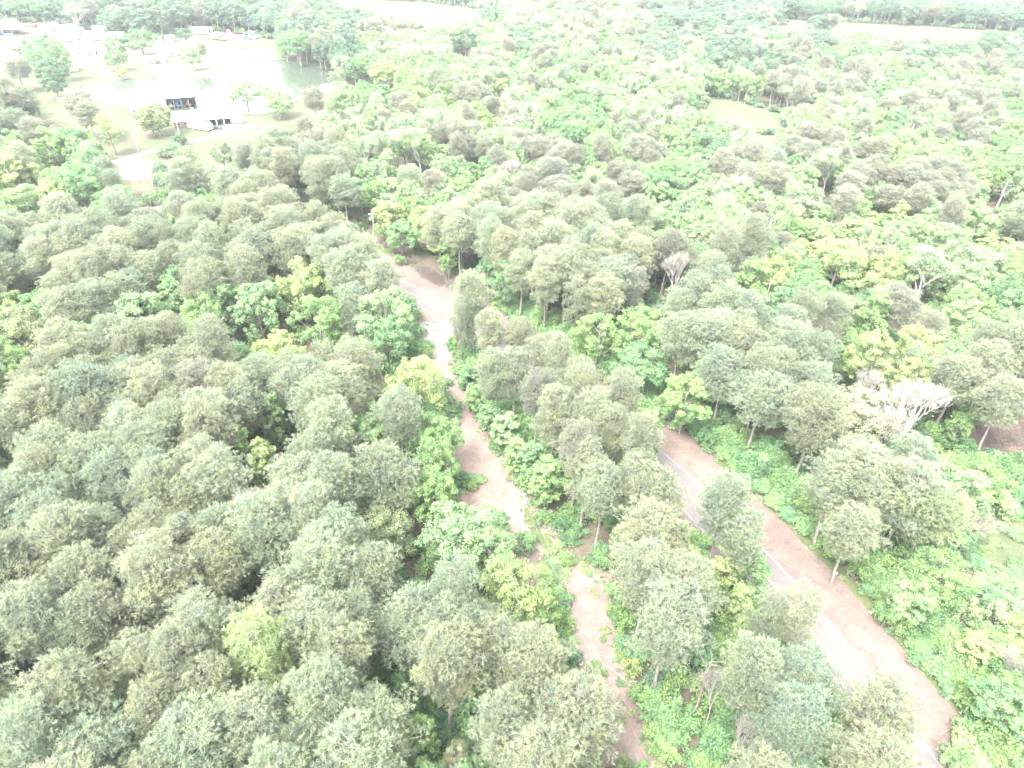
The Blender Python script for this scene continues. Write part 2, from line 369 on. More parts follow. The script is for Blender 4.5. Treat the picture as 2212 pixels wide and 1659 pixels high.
KIND = {}   # name -> (nominal height, nominal radius, bark material, leaf material, [(trunk mesh, crown mesh, joined mesh)])
SRC = {}
def register(name, H, R, bark, leafm, builders):
    vs = []
    srccol = bpy.data.collections.new('source_'+name)
    for i, (tr, cr) in enumerate(builders):
        tm = tr.mesh(name+'_trunk', [bark]); cm = cr.mesh(name+'_crown', [leafm]) if cr.n else None
        j = MB(); j.merge(tr, 0)
        if cr.n: j.merge(cr, 1)
        jm = j.mesh(name+'_whole', [bark, leafm])
        so = bpy.data.objects.new('%s_%02d' % (name, i), jm); srccol.objects.link(so)
        vs.append((tm, cm))
    KIND[name] = (H, R, vs); SRC[name] = srccol
register('pine', 20, 4.4, M['palebark'], M['needles'], [
    make_pine(11, tip=0.45), make_pine(12, R=4.8, cb=0.48, tip=0.15), make_pine(13, R=4.2, cb=0.4, tip=0.6),
    make_pine(14, R=4.6, cb=0.36, tip=0.25, dens=0.85), make_pine(15, R=4.5, cb=0.5, tip=0.4, dens=0.95), make_pine(16, R=4.4, cb=0.45, tip=0.1, dens=0.8)])
register('thinpine', 20, 3.8, M['bark'], M['needles'], [make_pine(21, R=3.8, cb=0.34, tip=0.25, dens=0.55), make_pine(22, R=3.8, cb=0.25, tip=0.2, dens=0.5)])
register('leafy', 15, 5.2, M['palebark'], M['leaves'], [make_leafy(31), make_leafy(32, lobes=14, lobe_r=0.36), make_leafy(33, lobes=10, lobe_r=0.46),
    make_leafy(34, lobes=15, lobe_r=0.33, dens=0.9), make_leafy(35, lobes=13, cb=0.15)])
register('slim', 14, 2.5, M['palebark'], M['leaves'], [make_leafy(41, H=14, R=2.5, cb=0.12, lobes=14, lobe_r=0.5, leaf=0.17, dens=0.8), make_leafy(42, H=14, R=2.5, cb=0.08, lobes=16, lobe_r=0.42, leaf=0.16, dens=0.8),
    make_leafy(43, H=14, R=2.5, cb=0.2, lobes=12, lobe_r=0.55, leaf=0.17, dens=0.75)])
register('airy', 16, 5.0, M['whitewood'], M['leaves'], [make_twiggy(51, 16, 5, 5, 0.15, 5600, kids=2, spread=0.6, up=0.6), make_twiggy(52, 16, 5, 5, 0.15, 6400, kids=3, spread=0.5, up=0.6), make_twiggy(53, 16, 5, 4, 0.16, 5000, kids=3, spread=0.6, up=0.7)])
register('bare', 15, 6.0, M['whitewood'], M['leaves'], [make_twiggy(61, 15, 6, 5, 0.09, 900, kids=3, spread=0.5, up=0.5), make_twiggy(62, 15, 6, 5, 0.09, 900, kids=3, spread=0.45, up=0.6), make_twiggy(63, 15, 6, 4, kids=3, spread=0.6, up=0.4)])
register('cream', 15, 6.0, M['whitewood'], M['leaves'], [make_twiggy(71, 15, 6, 5, 0.13, 3600, kids=3, spread=0.65, up=0.6), make_twiggy(72, 15, 6, 5, 0.13, 2600, kids=3, spread=0.55, up=0.7)])
register('bush', 3.6, 2.4, M['palebark'], M['leaves'], [make_bush(81), make_bush(82, n=20), make_bush(83, H=3.2), make_bush(84, n=13, leaf=0.22)])
register('brush', 1.6, 2.2, M['tanwood'], M['leaves'], [make_brush(91), make_brush(92)])

T = dict(pine=(0.100, 0.113, 0.083), pineg=(0.092, 0.112, 0.083), mauve=(0.095, 0.101, 0.083), mid=(0.073, 0.120, 0.067), yel=(0.117, 0.148, 0.076), dark=(0.055, 0.086, 0.060),
         mint=(0.097, 0.141, 0.080), pale=(0.098, 0.128, 0.086), olive=(0.100, 0.120, 0.072), cream=(0.14, 0.15, 0.11), deep=(0.060, 0.102, 0.054), vivid=(0.085, 0.130, 0.062), farg=(0.060, 0.084, 0.066))

# ------------------------------------------------------------------ layout: what grows where (rows of the photo, 32 x 24 cells)
GRID = """
dddddddddddd...lllqlqddddddddddd
.........ddllllldllldlddqdbbddbd
...........byblllbblllbbqlqlblqb
p........pllmlymlbbll...qqlbqlqb
bpb....ppmmllmqlmqbbqbbqqqqmmqqb
yybb.pppppplblqlmqqqbbllqlqmqqmb
bybbppbppppylyqlqqqmmllsssmsmqmb
ppppppppppp.ppppppppmsllsssmssss
pppppppppppp.pppppppppp.yblylbbb
ybppbbpbyypp..pppppppppbbbqbllbb
ypbbyypbyybbb.pppbbbyppppqbbllbb
bbpppppbbbpby.bpppppbbppppbyybpp
ppppppppppppyy.bpppp.vppppllppp_
pppppppplppppb.bppppb.vppplllbpp
pppppppyypplbbb.bbppp.vvpppppbss
ppppppppppppbbb.bpppppp.vppppbbb
ppppppppppbbbbbb.pppppp.vpppppb.
pppppppppppybbbbb.pppppp.vpppb..
ppppppppppppbppyy..pppyb..vbbbs.
pppppppppppppppyy..bppppp..vbbss
ppppppppppppppppbp.bpppppp.vvbbs
ppppppppppppbppppp.bpppppp..vvbb
ppppppppppppbpppppp.bppppbpp..vv
ppppppppppppbbppppp.bppppbppp..v
""".strip().split('\n')
GRID[12] = 'pppppppppppbyy.bpppp.bpppplllppp'
for r in GRID: assert len(r) == 32, (r, len(r))
OPEN = dict(
 farm=[(-200, 40), (0, 45), (110, 52), (240, 72), (330, 86), (420, 68), (500, 72), (610, 88), (612, 130), (735, 160), (722, 192), (655, 250), (600, 262), (560, 292), (520, 300), (400, 310), (345, 355), (350, 400), (348, 450), (318, 455), (275, 415), (242, 345), (215, 320), (200, 285), (80, 240), (60, 165), (-200, 130)],
 track=[(765, 478), (800, 478), (850, 545), (965, 628), (968, 700), (978, 770), (1000, 830), (1050, 930), (1110, 1010), (1140, 1060), (1150, 1110), (1210, 1200), (1315, 1255), (1330, 1330), (1350, 1450), (1395, 1590), (1460, 1760), (1380, 1760), (1350, 1659), (1310, 1560), (1285, 1450), (1218, 1350), (1203, 1225), (1130, 1160), (1060, 1090), (1010, 1000), (985, 900), (962, 820), (915, 740), (900, 680), (850, 590), (800, 530)],
 road=[(1420, 885), (1503, 949), (1590, 1031), (1663, 1092), (1741, 1174), (1802, 1239), (1871, 1321), (1914, 1377), (2014, 1495), (2088, 1560), (2150, 1659), (2230, 1760), (2030, 1760), (1985, 1659), (1960, 1560), (1830, 1450), (1740, 1350), (1660, 1250), (1640, 1150), (1600, 1085), (1500, 1060), (1440, 1010), (1430, 950)],
 clearing=[(1480, 215), (1560, 213), (1650, 238), (1697, 250), (1695, 290), (1640, 292), (1550, 255)],
 strip=[(1665, 40), (1800, 47), (2300, 74), (2300, 92), (2050, 80), (1850, 66), (1670, 55)],
 topfield=[(690, -14), (820, 0), (920, 5), (1060, 24), (1010, 46), (955, 50), (830, 23), (730, 8)],
 meadow=[(2105, 1110), (2400, 1130), (2400, 1340), (2212, 1330), (2155, 1300), (2115, 1250)],
 scrub=[(2080, 915), (2400, 900), (2400, 1000), (2212, 1005), (2110, 985)])
def inpoly(x, y, poly):
    c = False; n = len(poly); j = n-1
    for i in range(n):
        xi, yi = poly[i]; xj, yj = poly[j]
        if (yi > y) != (yj > y) and x < (xj-xi)*(y-yi)/(yj-yi)+xi: c = not c
        j = i
    return c
def is_open(x, y): return any(inpoly(x, y, p) for p in OPEN.values())

# road centre line and verge, found on the ground
def smooth(pts, n=80):
    pts = np.array(pts, float); s = np.concatenate([[0], np.cumsum(np.hypot(*np.diff(pts[:, :2], axis=0).T))])
    q = np.linspace(0, s[-1], n*4); P = np.column_stack([np.interp(q, s, pts[:, k]) for k in range(2)])
    for _ in range(60): P[1:-1] = (P[:-2]+P[1:-1]*2+P[2:])/4
    return P[::4]
edge = [at(x, y)[:2] for x, y in ((2036, 1657), (1997, 1607), (1884, 1460), (1815, 1373), (1667, 1200), (1509, 1042), (1438, 979))]
far_e = [at(x, y)[:2] for x, y in ((967, 652), (915, 626), (859, 603))]
d0 = np.array(edge[0])-np.array(edge[1]); d0 /= np.linalg.norm(d0)
d1 = np.array(far_e[2])-np.array(far_e[0]); d1 /= np.linalg.norm(d1)
right_edge = smooth([edge[0]+d0*60]+edge+far_e+[far_e[2]+d1*22+np.array([0, 1]), far_e[2]+d1*45])
tg = np.gradient(right_edge, axis=0); tg /= np.linalg.norm(tg, axis=1, keepdims=True)
nrm = np.column_stack([tg[:, 1], -tg[:, 0]])     # points to the right of the direction of travel (away from camera => +x side)
LANE = 3.35
centre = right_edge - nrm*LANE
def off(d): return centre + nrm*d
def road_signed(x, y):
    d = centre-np.array([x, y]); k = int((d**2).sum(1).argmin())
    return float(-(d[k] @ nrm[k])), k

def ribbon(name, a, b, z, mat, parent=None):
    V = [(*p, z) for p in a]+[(*p, z) for p in b]; n = len(a)
    mb = MB(); mb.add(V, [(i, n+i, n+i+1, i+1) for i in range(n-1)]); return mb.build(name, mat, parent)
def polysheet(name, pts, z, mat, jit=0.5, step=2.5, rim=0.0):
    """flat irregular patch from ground points, edges broken up"""
    import bmesh
    P = np.array([p[:2] for p in pts]); out = []
    rg = np.random.default_rng(len(pts)*7+int(abs(P[0, 0])))
    for i in range(len(P)):
        a, b = P[i], P[(i+1) % len(P)]; L = np.linalg.norm(b-a); k = max(1, int(L/step))
        nn = np.array([b[1]-a[1], a[0]-b[0]])/(L+1e-9)
        for j in range(k): out.append(a+(b-a)*j/k+nn*rg.normal(0, jit)*(j > 0))
    bm = bmesh.new(); vs = [bm.verts.new((x, y, z)) for x, y in out]; f = bm.faces.new(vs)
    if f.normal.z < 0: f.normal_flip()
    bmesh.ops.triangulate(bm, faces=[f]); me = bpy.data.meshes.new(name); bm.to_mesh(me); bm.free()
    me.materials.append(mat); o = bpy.data.objects.new(name, me); COL.objects.link(o); return o

# ------------------------------------------------------------------ setting
def sheet(name, x0, x1, y0, y1, z, mat):
    mb = MB(); mb.add([(x0, y0, z), (x1, y0, z), (x1, y1, z), (x0, y1, z)], [(0, 1, 2, 3)]); return mb.build(name, mat)
tag(sheet('ground', -3500, 3500, -300, 6000, 0, M['floor']), kind='structure')
G = lambda L: [at(x, y) for x, y in L]
tag(polysheet('farm_lawn', G([(-250, 30), (0, 42), (240, 66), (330, 80), (420, 62), (620, 80), (640, 120), (760, 155), (760, 230), (700, 300), (620, 330), (560, 380), (420, 460), (350, 520), (250, 470), (215, 400), (190, 330), (60, 270), (-250, 220)]), 0.02, M['grass'], 1.0, 6), kind='structure')
tag(polysheet('farmyard', G([(-250, 50), (0, 55), (110, 62), (240, 78), (330, 92), (430, 82), (560, 90), (600, 100), (520, 118), (420, 130), (300, 118), (160, 105), (60, 112), (-250, 118)]), 0.04, M['farmyard'], 1.5, 5), kind='structure')
tag(polysheet('bare_soil', G([(430, 148), (470, 118), (560, 104), (600, 112), (560, 122), (500, 138)]), 0.06, M['clay'], 1.0, 4), kind='structure')
tag(polysheet('driveway_soil', G([(245, 355), (300, 340), (345, 352), (340, 385), (280, 390), (240, 372)]), 0.04, M['clay'], 0.8, 3), kind='structure')
drive = [at(x, y)[:2] for x, y in ((232, 352), (262, 348), (310, 331), (370, 316), (440, 300), (500, 288), (530, 276), (520, 268))]
dp = smooth(drive, 30); dt = np.gradient(dp, axis=0); dt /= np.linalg.norm(dt, axis=1, keepdims=True); dn = np.column_stack([dt[:, 1], -dt[:, 0]])
tag(ribbon('driveway', dp-dn*2.1, dp+dn*2.1, 0.08, M['gravel']), kind='structure')
tag(polysheet('carport_apron', G([(455, 284), (482, 272), (515, 264), (548, 268), (545, 282), (500, 290), (460, 292)]), 0.1, M['gravel'], 0.3, 3), kind='structure')
tag(polysheet('farm_path', G([(322, 425), (345, 412), (362, 408), (352, 430), (345, 470), (325, 470), (335, 445)]), 0.06, M['gravel'], 0.4, 2), kind='structure')
POND = [(180, 186), (250, 176), (330, 168), (400, 159), (470, 150), (540, 138), (590, 130), (622, 131), (650, 138), (690, 149), (733, 162), (722, 176), (690, 192), (655, 205), (620, 232), (575, 246), (500, 250), (420, 243), (330, 236), (265, 230), (215, 222), (190, 205)]
def ring(poly, k):
    P = np.array([p[:2] for p in poly]); c = P.mean(0); return [(x, y) for x, y in c+(P-c)*(1+k/np.linalg.norm(P-c, axis=1, keepdims=True))]
tag(polysheet('pond_bank', [(*p, 0) for p in ring(G(POND), 2.4)], 0.07, M['bank'], 0.6, 2.5), kind='structure')
tag(polysheet('pond_water', G(POND), 0.12, M['water'], 0.35, 2.0), kind='structure')
tag(polysheet('clearing_grass', G([(1440, 205), (1560, 203), (1660, 235), (1720, 250), (1740, 330), (1640, 330), (1520, 290), (1440, 240)]), 0.04, M['clearing'], 1.5, 6), kind='structure')
tag(polysheet('hay_field', G([(1640, 36), (1800, 42), (2500, 80), (2500, 112), (2212, 100), (2050, 92), (1850, 80), (1640, 66)]), 0.04, M['field'], 2, 15), kind='structure')
tag(polysheet('far_field', G([(600, -40), (820, -12), (920, -4), (1080, 18), (1030, 66), (940, 66), (780, 36)]), 0.04, M['field'], 3, 15), kind='structure')
tag(polysheet('meadow', G([(2080, 1090), (2200, 1105), (2500, 1110), (2700, 1400), (2250, 1420), (2180, 1340), (2090, 1260)]), 0.04, M['meadow'], 0.8, 3), kind='structure')
tag(polysheet('scrub_clearing', G([(2050, 930), (2150, 900), (2600, 900), (2600, 1060), (2150, 1040), (2070, 1000)]), 0.04, M['scrubsoil'], 0.8, 3), kind='structure')
# verges and track: edges wander
def wander(d, amp, seed):
    rg = np.random.default_rng(seed); w = rg.normal(0, 1, len(centre)); k = np.ones(5)/5; w = np.convolve(w, k, 'same')*amp*1.6
    return centre+nrm*(d+w)[:, None]
VERGE = [at(x, y)[:2] for x, y in ((1425, 890), (1503, 949), (1590, 1031), (1663, 1092), (1741, 1174), (1802, 1239), (1914, 1377), (2014, 1495), (2140, 1657))]
print('verge widths', [round(road_signed(*p)[0], 1) for p in VERGE])
tag(ribbon('verge', wander(-12.0, 0.5, 1), wander(10.8, 0.2, 2), 0.02, M['verge']), kind='structure')
tag(ribbon('green_verge', wander(9.9, 0.5, 3)[:37], wander(12.4, 0.4, 4)[:37], 0.035, M['verge_green']), kind='structure')
road = tag(ribbon('road', off(-LANE-0.35), off(LANE+0.35), 0.05, M['asphalt']), kind='structure')
mb = MB(); n = len(centre)
for d0_, d1_ in ((-LANE+0.1, -LANE+0.22), (LANE-0.22, LANE-0.1)):
    a, b = off(d0_), off(d1_); mb.add([(*p, 0.056) for p in a]+[(*p, 0.056) for p in b], [(i, n+i, n+i+1, i+1) for i in range(n-1)])
tag(mb.build('white_edge_line', M['whiteline']), kind='structure')
mb = MB()
for d0_ in (-0.2, 0.08):
    a, b = off(d0_), off(d0_+0.12); mb.add([(*p, 0.056) for p in a]+[(*p, 0.056) for p in b], [(i, n+i, n+i+1, i+1) for i in range(n-1)])
tag(mb.build('yellow_centre_line', M['yellowline']), kind='structure')
tag(polysheet('dirt_track', G([(930, 655), (978, 690), (985, 780), (1005, 830), (1055, 925), (1115, 1005), (1145, 1055), (1165, 1105), (1230, 1195), (1330, 1250), (1350, 1320), (1355, 1450), (1410, 1590), (1500, 1800), (1600, 2100), (1300, 2100), (1290, 1850), (1250, 1700), (1220, 1600), (1200, 1500), (1150, 1400), (1120, 1300), (1060, 1200), (1000, 1100), (950, 1000), (930, 900), (900, 820), (870, 740), (860, 680)]), 0.03, M['track'], 0.6, 2.0), kind='structure')
tag(polysheet('pale_track_soil', G([(905, 690), (950, 700), (972, 735), (978, 770), (955, 790), (925, 770), (905, 740)]), 0.045, M['gravel'], 0.4, 1.5), kind='structure')
tag(polysheet('track_grass', G([(1138, 1075), (1150, 1110), (1195, 1180), (1215, 1215), (1185, 1205), (1160, 1170), (1132, 1120)]), 0.045, M['verge_green'], 0.3, 1.0), kind='structure')
tag(polysheet('pale_track_soil', G([(1225, 1290), (1250, 1330), (1285, 1400), (1330, 1480), (1345, 1560), (1310, 1520), (1265, 1440), (1230, 1360)]), 0.045, M['clay'], 0.3, 1.0), kind='structure')

# ------------------------------------------------------------------ trees
TREES = []     # dict(kind, var, x, y, h, r, rz, tint, hand)
def jt(t, a=0.12):
    k = 1+RNG.normal(0, a)*0.9; w = RNG.normal(0, a*0.35); c = T[t]      # brightness, and a little warm or cool
    return (float(np.clip(c[0]*k*(1+w), 0.02, 0.8)), float(np.clip(c[1]*k, 0.02, 0.8)), float(np.clip(c[2]*k*(1-w), 0.02, 0.8)))
HAND = []
def hand(px, py, kind, rpx, h, tint, label=None, var=None, base=False):
    """px,py = middle of the crown in the photo, rpx its half width"""
    cz = h*(0.0 if base else (0.55 if kind in ('leafy', 'slim') else 0.68 if kind in ('pine', 'thinpine') else 0.6))
    p = at(px, py, cz); D = proj(p)[2]; r = rpx*D/FPX
    t = dict(kind=kind, var=int(RNG.integers(0, 99)) if var is None else var, x=p[0], y=p[1], h=h, r=r, rz=float(RNG.uniform(0, 6.28)), tint=jt(tint, 0.05), hand=True, label=label, tn=tint)
    t['px'], t['py'], t['w'] = px, py, D; t['rp'] = rpx; TREES.append(t); HAND.append(t)
HL = [
 # around the farm
 (100, 112, 'leafy', 36, 19, 'mid', 'big rounded green tree left of the farm sheds'), (112, 165, 'leafy', 32, 17, 'dark', 'dark green lower tree in front of the big rounded farm tree'), (128, 132, 'leafy', 27, 17, 'mid', 'green tree at the right shoulder of the big rounded farm tree'), (118, 188, 'leafy', 24, 11, 'dark', 'lowest dark green tree of the clump left of the farm sheds'), (82, 145, 'leafy', 26, 17, 'mid', 'mid tree in the heart of the clump left of the farm sheds'),
 (62, 112, 'leafy', 24, 14, 'mid', 'green tree at the left shoulder of the big rounded farm tree'),
 (252, 102, 'leafy', 31, 12, 'mid', 'pale green tree left of the spreading yard tree by the trailers'), (304, 90, 'leafy', 36, 15, 'mid', 'spreading green yard tree behind the long white mobile home'),
 (250, 130, 'leafy', 24, 10, 'mid', 'small round green tree above the pond bank'), (264, 160, 'leafy', 15, 5, 'olive', 'low olive bush tree on the near pond bank'),
 (414, 126, 'leafy', 20, 11, 'mint', 'light green tree standing at the water on the far pond bank'), (434, 108, 'pine', 15, 12, 'pine', 'small single pine on the far pond bank'),
 (398, 105, 'leafy', 14, 7, 'olive', 'small olive tree beside the single pine at the far pond bank'), (400, 76, 'leafy', 19, 9, 'dark', 'dense dark tree between the small white sheds'),
 (645, 98, 'leafy', 32, 19, 'mid', 'tall dense tree at the right end of the pond'), (617, 100, 'leafy', 15, 15, 'mid', 'narrower tree at the left flank of the pond-end trees'),
 (530, 202, 'leafy', 34, 12, 'vivid', 'round green oak on the near pond shore, left of its pair'), (572, 208, 'leafy', 22, 11, 'mint', 'mint green tree between the two shore oaks'), (603, 222, 'leafy', 30, 11, 'vivid', 'right shore oak beside the pond'), (602, 240, 'leafy', 20, 7, 'vivid', 'low bright green tree in front of the right shore oak'),
 (336, 255, 'leafy', 39, 13, 'olive', 'spreading pale olive yard tree in front of the white-roofed house'), (326, 268, 'leafy', 28, 9, 'olive', 'low left half of the olive yard tree clump'),
 (172, 232, 'pine', 40, 18, 'mauve', 'dark tall pine with bare lower trunk left of the yard'), (195, 250, 'pine', 30, 16, 'pine', 'second bare-trunked pine right of the dark yard pine'), (232, 275, 'thinpine', 28, 15, 'yel', 'thin yellow-green pine standing alone at the driveway mouth'),
 (35, 150, 'pine', 30, 15, 'mauve', 'brownish pine at the left edge near the farm'), (35, 225, 'pine', 36, 17, 'mauve', 'brown-grey pine at the left edge below the farm'),
 (680, 225, 'pine', 28, 17, 'mauve', 'tall brownish pine right of the pond corner'), (735, 225, 'leafy', 32, 13, 'mint', 'pale green tree right of the pond-corner pine'),
 (162, 38, 'cream', 28, 14, 'pale', 'pale buff leafless-looking tree behind the junk row'), (240, 50, 'leafy', 20, 14, 'farg', 'dark tree behind the trailer row'),
 (83, 268, 'bare', 10, 6, 'cream', 'small grey bare tree near left edge'), (342, 200, 'bare', 10, 4, 'cream', None),
 (828, 163, 'leafy', 32, 14, 'yel', 'yellow-green round tree past the right end of the pond'), (1078, 195, 'leafy', 25, 12, 'yel', 'yellow-green conical tree in the middle distance'),
 (765, 152, 'leafy', 30, 14, 'mid', 'dark round tree beside the pond dam'), (1005, 92, 'leafy', 36, 17, 'dark', 'dark oak standing out of the pale far wood'),
 (2140, 100, 'leafy', 34, 20, 'dark', 'big dome-shaped dark oak near the upper right corner by the hay field'),
 # mid left
 (25, 380, 'leafy', 55, 17, 'yel', 'large yellow-green tree at the left edge'), (110, 320, 'leafy', 45, 15, 'vivid', 'bright green tree left of the driveway mouth'), (175, 410, 'leafy', 50, 17, 'mid', 'tall green tree right of the yellow left-edge tree'), (60, 440, 'leafy', 48, 13, 'mint', 'mint green tree low on the left edge'),
 (380, 520, 'slim', 20, 17, 'mint', 'slender mint green tree alone among the left pines'), (365, 445, 'slim', 15, 12, 'vivid', 'small yellow-green tree beside the farm path end'),
 (655, 635, 'leafy', 58, 18, 'yel', 'big bright yellow-green round tree in the left pine stand'), (440, 705, 'leafy', 48, 16, 'vivid', 'yellow-green tree in the left broadleaf band'), (310, 700, 'leafy', 60, 17, 'mint', 'wide mint green tree in the left broadleaf band'),
 (560, 680, 'leafy', 52, 17, 'mint', 'pale mint tree left of the big yellow-green tree'), (690, 705, 'leafy', 55, 16, 'vivid', 'bright green tree in front of the big yellow-green tree'), (150, 690, 'pine', 50, 18, 'pine', None), (835, 700, 'leafy', 62, 18, 'mint', 'wide mint green tree beside the road bend'), (840, 740, 'leafy', 45, 14, 'mid', 'mid green tree in front of the wide mint tree by the road bend'),
 (60, 730, 'leafy', 60, 16, 'olive', 'olive-yellow tree at left edge'), (20, 800, 'leafy', 45, 15, 'vivid', 'bright green tree on left edge below the olive one'),
 (590, 910, 'slim', 25, 15, 'mint', 'slender mint green tree with pale trunk among grey pines'), (525, 985, 'slim', 26, 15, 'vivid', 'narrow bright green tree amid lower left pines'), (572, 1010, 'slim', 32, 13, 'yel', 'yellow-lime low tree right of the narrow bright one'),
 (800, 985, 'slim', 28, 15, 'mint', 'whitish mint young tree with spire top left of the track'), (908, 838, 'leafy', 48, 16, 'yel', 'yellow-green tree leaning over the track edge'), (860, 870, 'slim', 30, 14, 'yel', None),
 (942, 1010, 'leafy', 42, 14, 'vivid', 'bright green tree on the left edge of the track'), (938, 1085, 'leafy', 56, 13, 'vivid', 'low vivid green tree left of the power pole'), (820, 1165, 'leafy', 62, 13, 'olive', 'yellow-olive tree amid the left pines'),
 (1000, 1178, 'leafy', 90, 15, 'mint', 'very broad mint green tree left of the power pole'), (1062, 1215, 'leafy', 55, 13, 'mint', 'mint tree right of the very broad one'), (1112, 1295, 'leafy', 70, 15, 'yel', 'yellow-green tree bulging over the track'), (1170, 1330, 'leafy', 40, 11, 'vivid', 'green lower tree under the yellow-green one at the track'),
 (910, 1610, 'slim', 38, 13, 'vivid', 'young bright green tree at the bottom edge'), (880, 1500, 'leafy', 45, 9, 'deep', 'dark green understorey tree in the gap above the bottom edge'), (985, 1655, 'leafy', 30, 9, 'cream', 'white-blossomed small tree cut by the bottom edge'),
 (725, 1120, 'bush', 45, 5, 'deep', None), (0, 1040, 'slim', 25, 15, 'yel', 'yellow-green tree cut by left edge'),
 # strip between the track and the road
 (1398, 945, 'slim', 27, 15, 'vivid', 'columnar bright green tree beside the road'), (1575, 1225, 'slim', 34, 12, 'yel', 'lime yellow tree in the strip beside the road'), (1625, 1250, 'slim', 30, 11, 'mid', 'green small tree right of the lime yellow one'), (1600, 1310, 'slim', 24, 10, 'yel', 'second lime tree below the first in the strip'), (1605, 1370, 'slim', 22, 8, 'yel', None),
 (1185, 1040, 'slim', 40, 11, 'vivid', 'bright green tree at the track edge above the pole'), (1780, 1560, 'slim', 38, 12, 'mint', 'mint green tree at the bottom between pines and road'), (1340, 1310, 'bush', 30, 6, 'vivid', None),
 (990, 700, 'thinpine', 18, 19, 'pine', 'slim dark-trunked pine at the head of the strip'), (1010, 690, 'pine', 32, 17, 'pineg', 'leading pine of the strip at the road fork'),
 (1480, 1300, 'pine', 66, 20, 'pine', None), (1720, 1340, 'thinpine', 50, 18, 'pine', 'thin see-through pine leaning over the asphalt'), (1655, 1340, 'thinpine', 40, 17, 'pineg', 'thin see-through pine left of the other over the asphalt'), (1890, 1560, 'pine', 85, 18, 'pine', 'dense pine beside the road at the bottom right'),
 (1560, 1110, 'pine', 58, 20, 'pineg', None), (1600, 1175, 'pine', 50, 18, 'pineg', None),
 # leafy wall on the right of the track
 (1012, 815, 'slim', 22, 7, 'mid', 'first green small tree from the road fork in the leafy wall right of the track'),
 (1036, 862, 'slim', 26, 8, 'vivid', 'second green small tree from the road fork in the leafy wall right of the track'),
 (1062, 905, 'slim', 28, 8, 'mid', 'third green small tree from the road fork in the leafy wall right of the track'),
 (1092, 930, 'slim', 30, 9, 'mint', 'fourth green small tree from the road fork in the leafy wall right of the track'),
 (1118, 985, 'slim', 30, 8, 'vivid', 'fifth green small tree from the road fork in the leafy wall right of the track'),
 (1150, 1000, 'slim', 30, 9, 'mid', 'sixth green small tree from the road fork in the leafy wall right of the track'),
 # right of the road
 (1160, 680, 'bush', 25, 6, 'vivid', None), (1290, 735, 'leafy', 55, 13, 'vivid', 'vivid green tree at the far side of the road'), (1390, 720, 'leafy', 55, 14, 'vivid', 'bright green tree right of the vivid one beyond the road'), (1480, 870, 'leafy', 60, 13, 'vivid', 'vivid green tree leaning towards the road verge'), (1380, 800, 'leafy', 55, 13, 'mid', 'mid green tree beyond the road above the verge hedge'),
 (1625, 620, 'slim', 36, 17, 'vivid', 'bright green tree amid the right-hand pines'), (1880, 790, 'leafy', 52, 17, 'yel', 'yellow-green tree above the bleached white tree'), (1880, 695, 'slim', 30, 17, 'vivid', 'narrow green tree above the yellow-green one'),
 (1850, 905, 'leafy', 72, 14, 'cream', 'cream-flowered leafy tree beyond the road'), (1965, 900, 'bare', 84, 15, 'cream', 'big bleached tree with fanned pale twigs', 1), (1925, 930, 'bare', 60, 14, 'cream', 'second fan of pale twigs in front of the big bleached tree', 0), (1860, 850, 'bare', 34, 15, 'cream', 'smaller bare white tree behind the cream-flowered one'),
 (1990, 600, 'airy', 78, 16, 'pale', 'wide whitish leafing tree in the right wood'), (1790, 365, 'airy', 44, 17, 'pale', 'pale tree with white forked limbs in the upper right wood'), (1600, 300, 'airy', 42, 15, 'pale', 'pale branchy tree by the clearing'), (905, 320, 'airy', 55, 17, 'mint', 'broad pale tree with white limbs in the middle distance'),
 (1660, 470, 'airy', 60, 15, 'mint', None), (1810, 570, 'leafy', 52, 16, 'yel', 'yellow-green tree in the right wood left of the whitish tree'), (1640, 580, 'bare', 20, 15, 'cream', None),
 (1460, 600, 'bare', 32, 16, 'cream', 'bare pale tree behind the pines beyond the road'), (1545, 740, 'pine', 70, 19, 'pine', None),
 (1860, 1050, 'pine', 82, 19, 'pine', 'rounded pine in front of the white twiggy trees'), (1965, 1075, 'pine', 84, 18, 'pine', 'wide pine left of the meadow'), (1835, 1160, 'pine', 60, 15, 'pine', 'lower pine leaning over the verge hedge'), (1800, 1060, 'pine', 70, 17, 'pineg', None), (2000, 1120, 'pine', 70, 16, 'olive', None),
 (1640, 870, 'pine', 65, 18, 'pineg', 'rounded pine above the verge hedge'), (2020, 1260, 'leafy', 68, 11, 'vivid', 'bright green tree right of the road near the meadow'), (1960, 1300, 'leafy', 50, 9, 'mint', 'bluish mint tree below the bright green one near the meadow'),
 (2110, 1130, 'bare', 45, 7, 'cream', 'bleached fallen-looking branchy tree beside the meadow'), (2070, 925, 'leafy', 28, 8, 'vivid', 'small bright green tree beside the brown scrub'), (2100, 1050, 'leafy', 60, 9, 'vivid', None),
 (1940, 670, 'pine', 55, 16, 'mauve', 'brown-grey rounded pine below the whitish tree'), (1530, 330, 'leafy', 45, 15, 'dark', None), (1380, 330, 'pine', 44, 17, 'mauve', None), (2160, 880, 'pine', 55, 17, 'pine', None), (2060, 830, 'pine', 60, 17, 'pine', None),
 (2150, 1520, 'leafy', 60, 8, 'mid', None), (2190, 1440, 'bare', 35, 7, 'cream', 'small bare pale tree at the right edge near the bottom'), (1785, 55, 'leafy', 15, 10, 'farg', None),
 (255, 640, 'pine', 0, 0, 'pine', None), (560, 1420, 'thinpine', 75, 22, 'yel', 'pale-limbed open pine in the lower left stand'), (1545, 1500, 'bare', 35, 12, 'cream', None), (1590, 1600, 'bare', 50, 10, 'cream', 'grey bare-limbed tree low in the strip'),
]
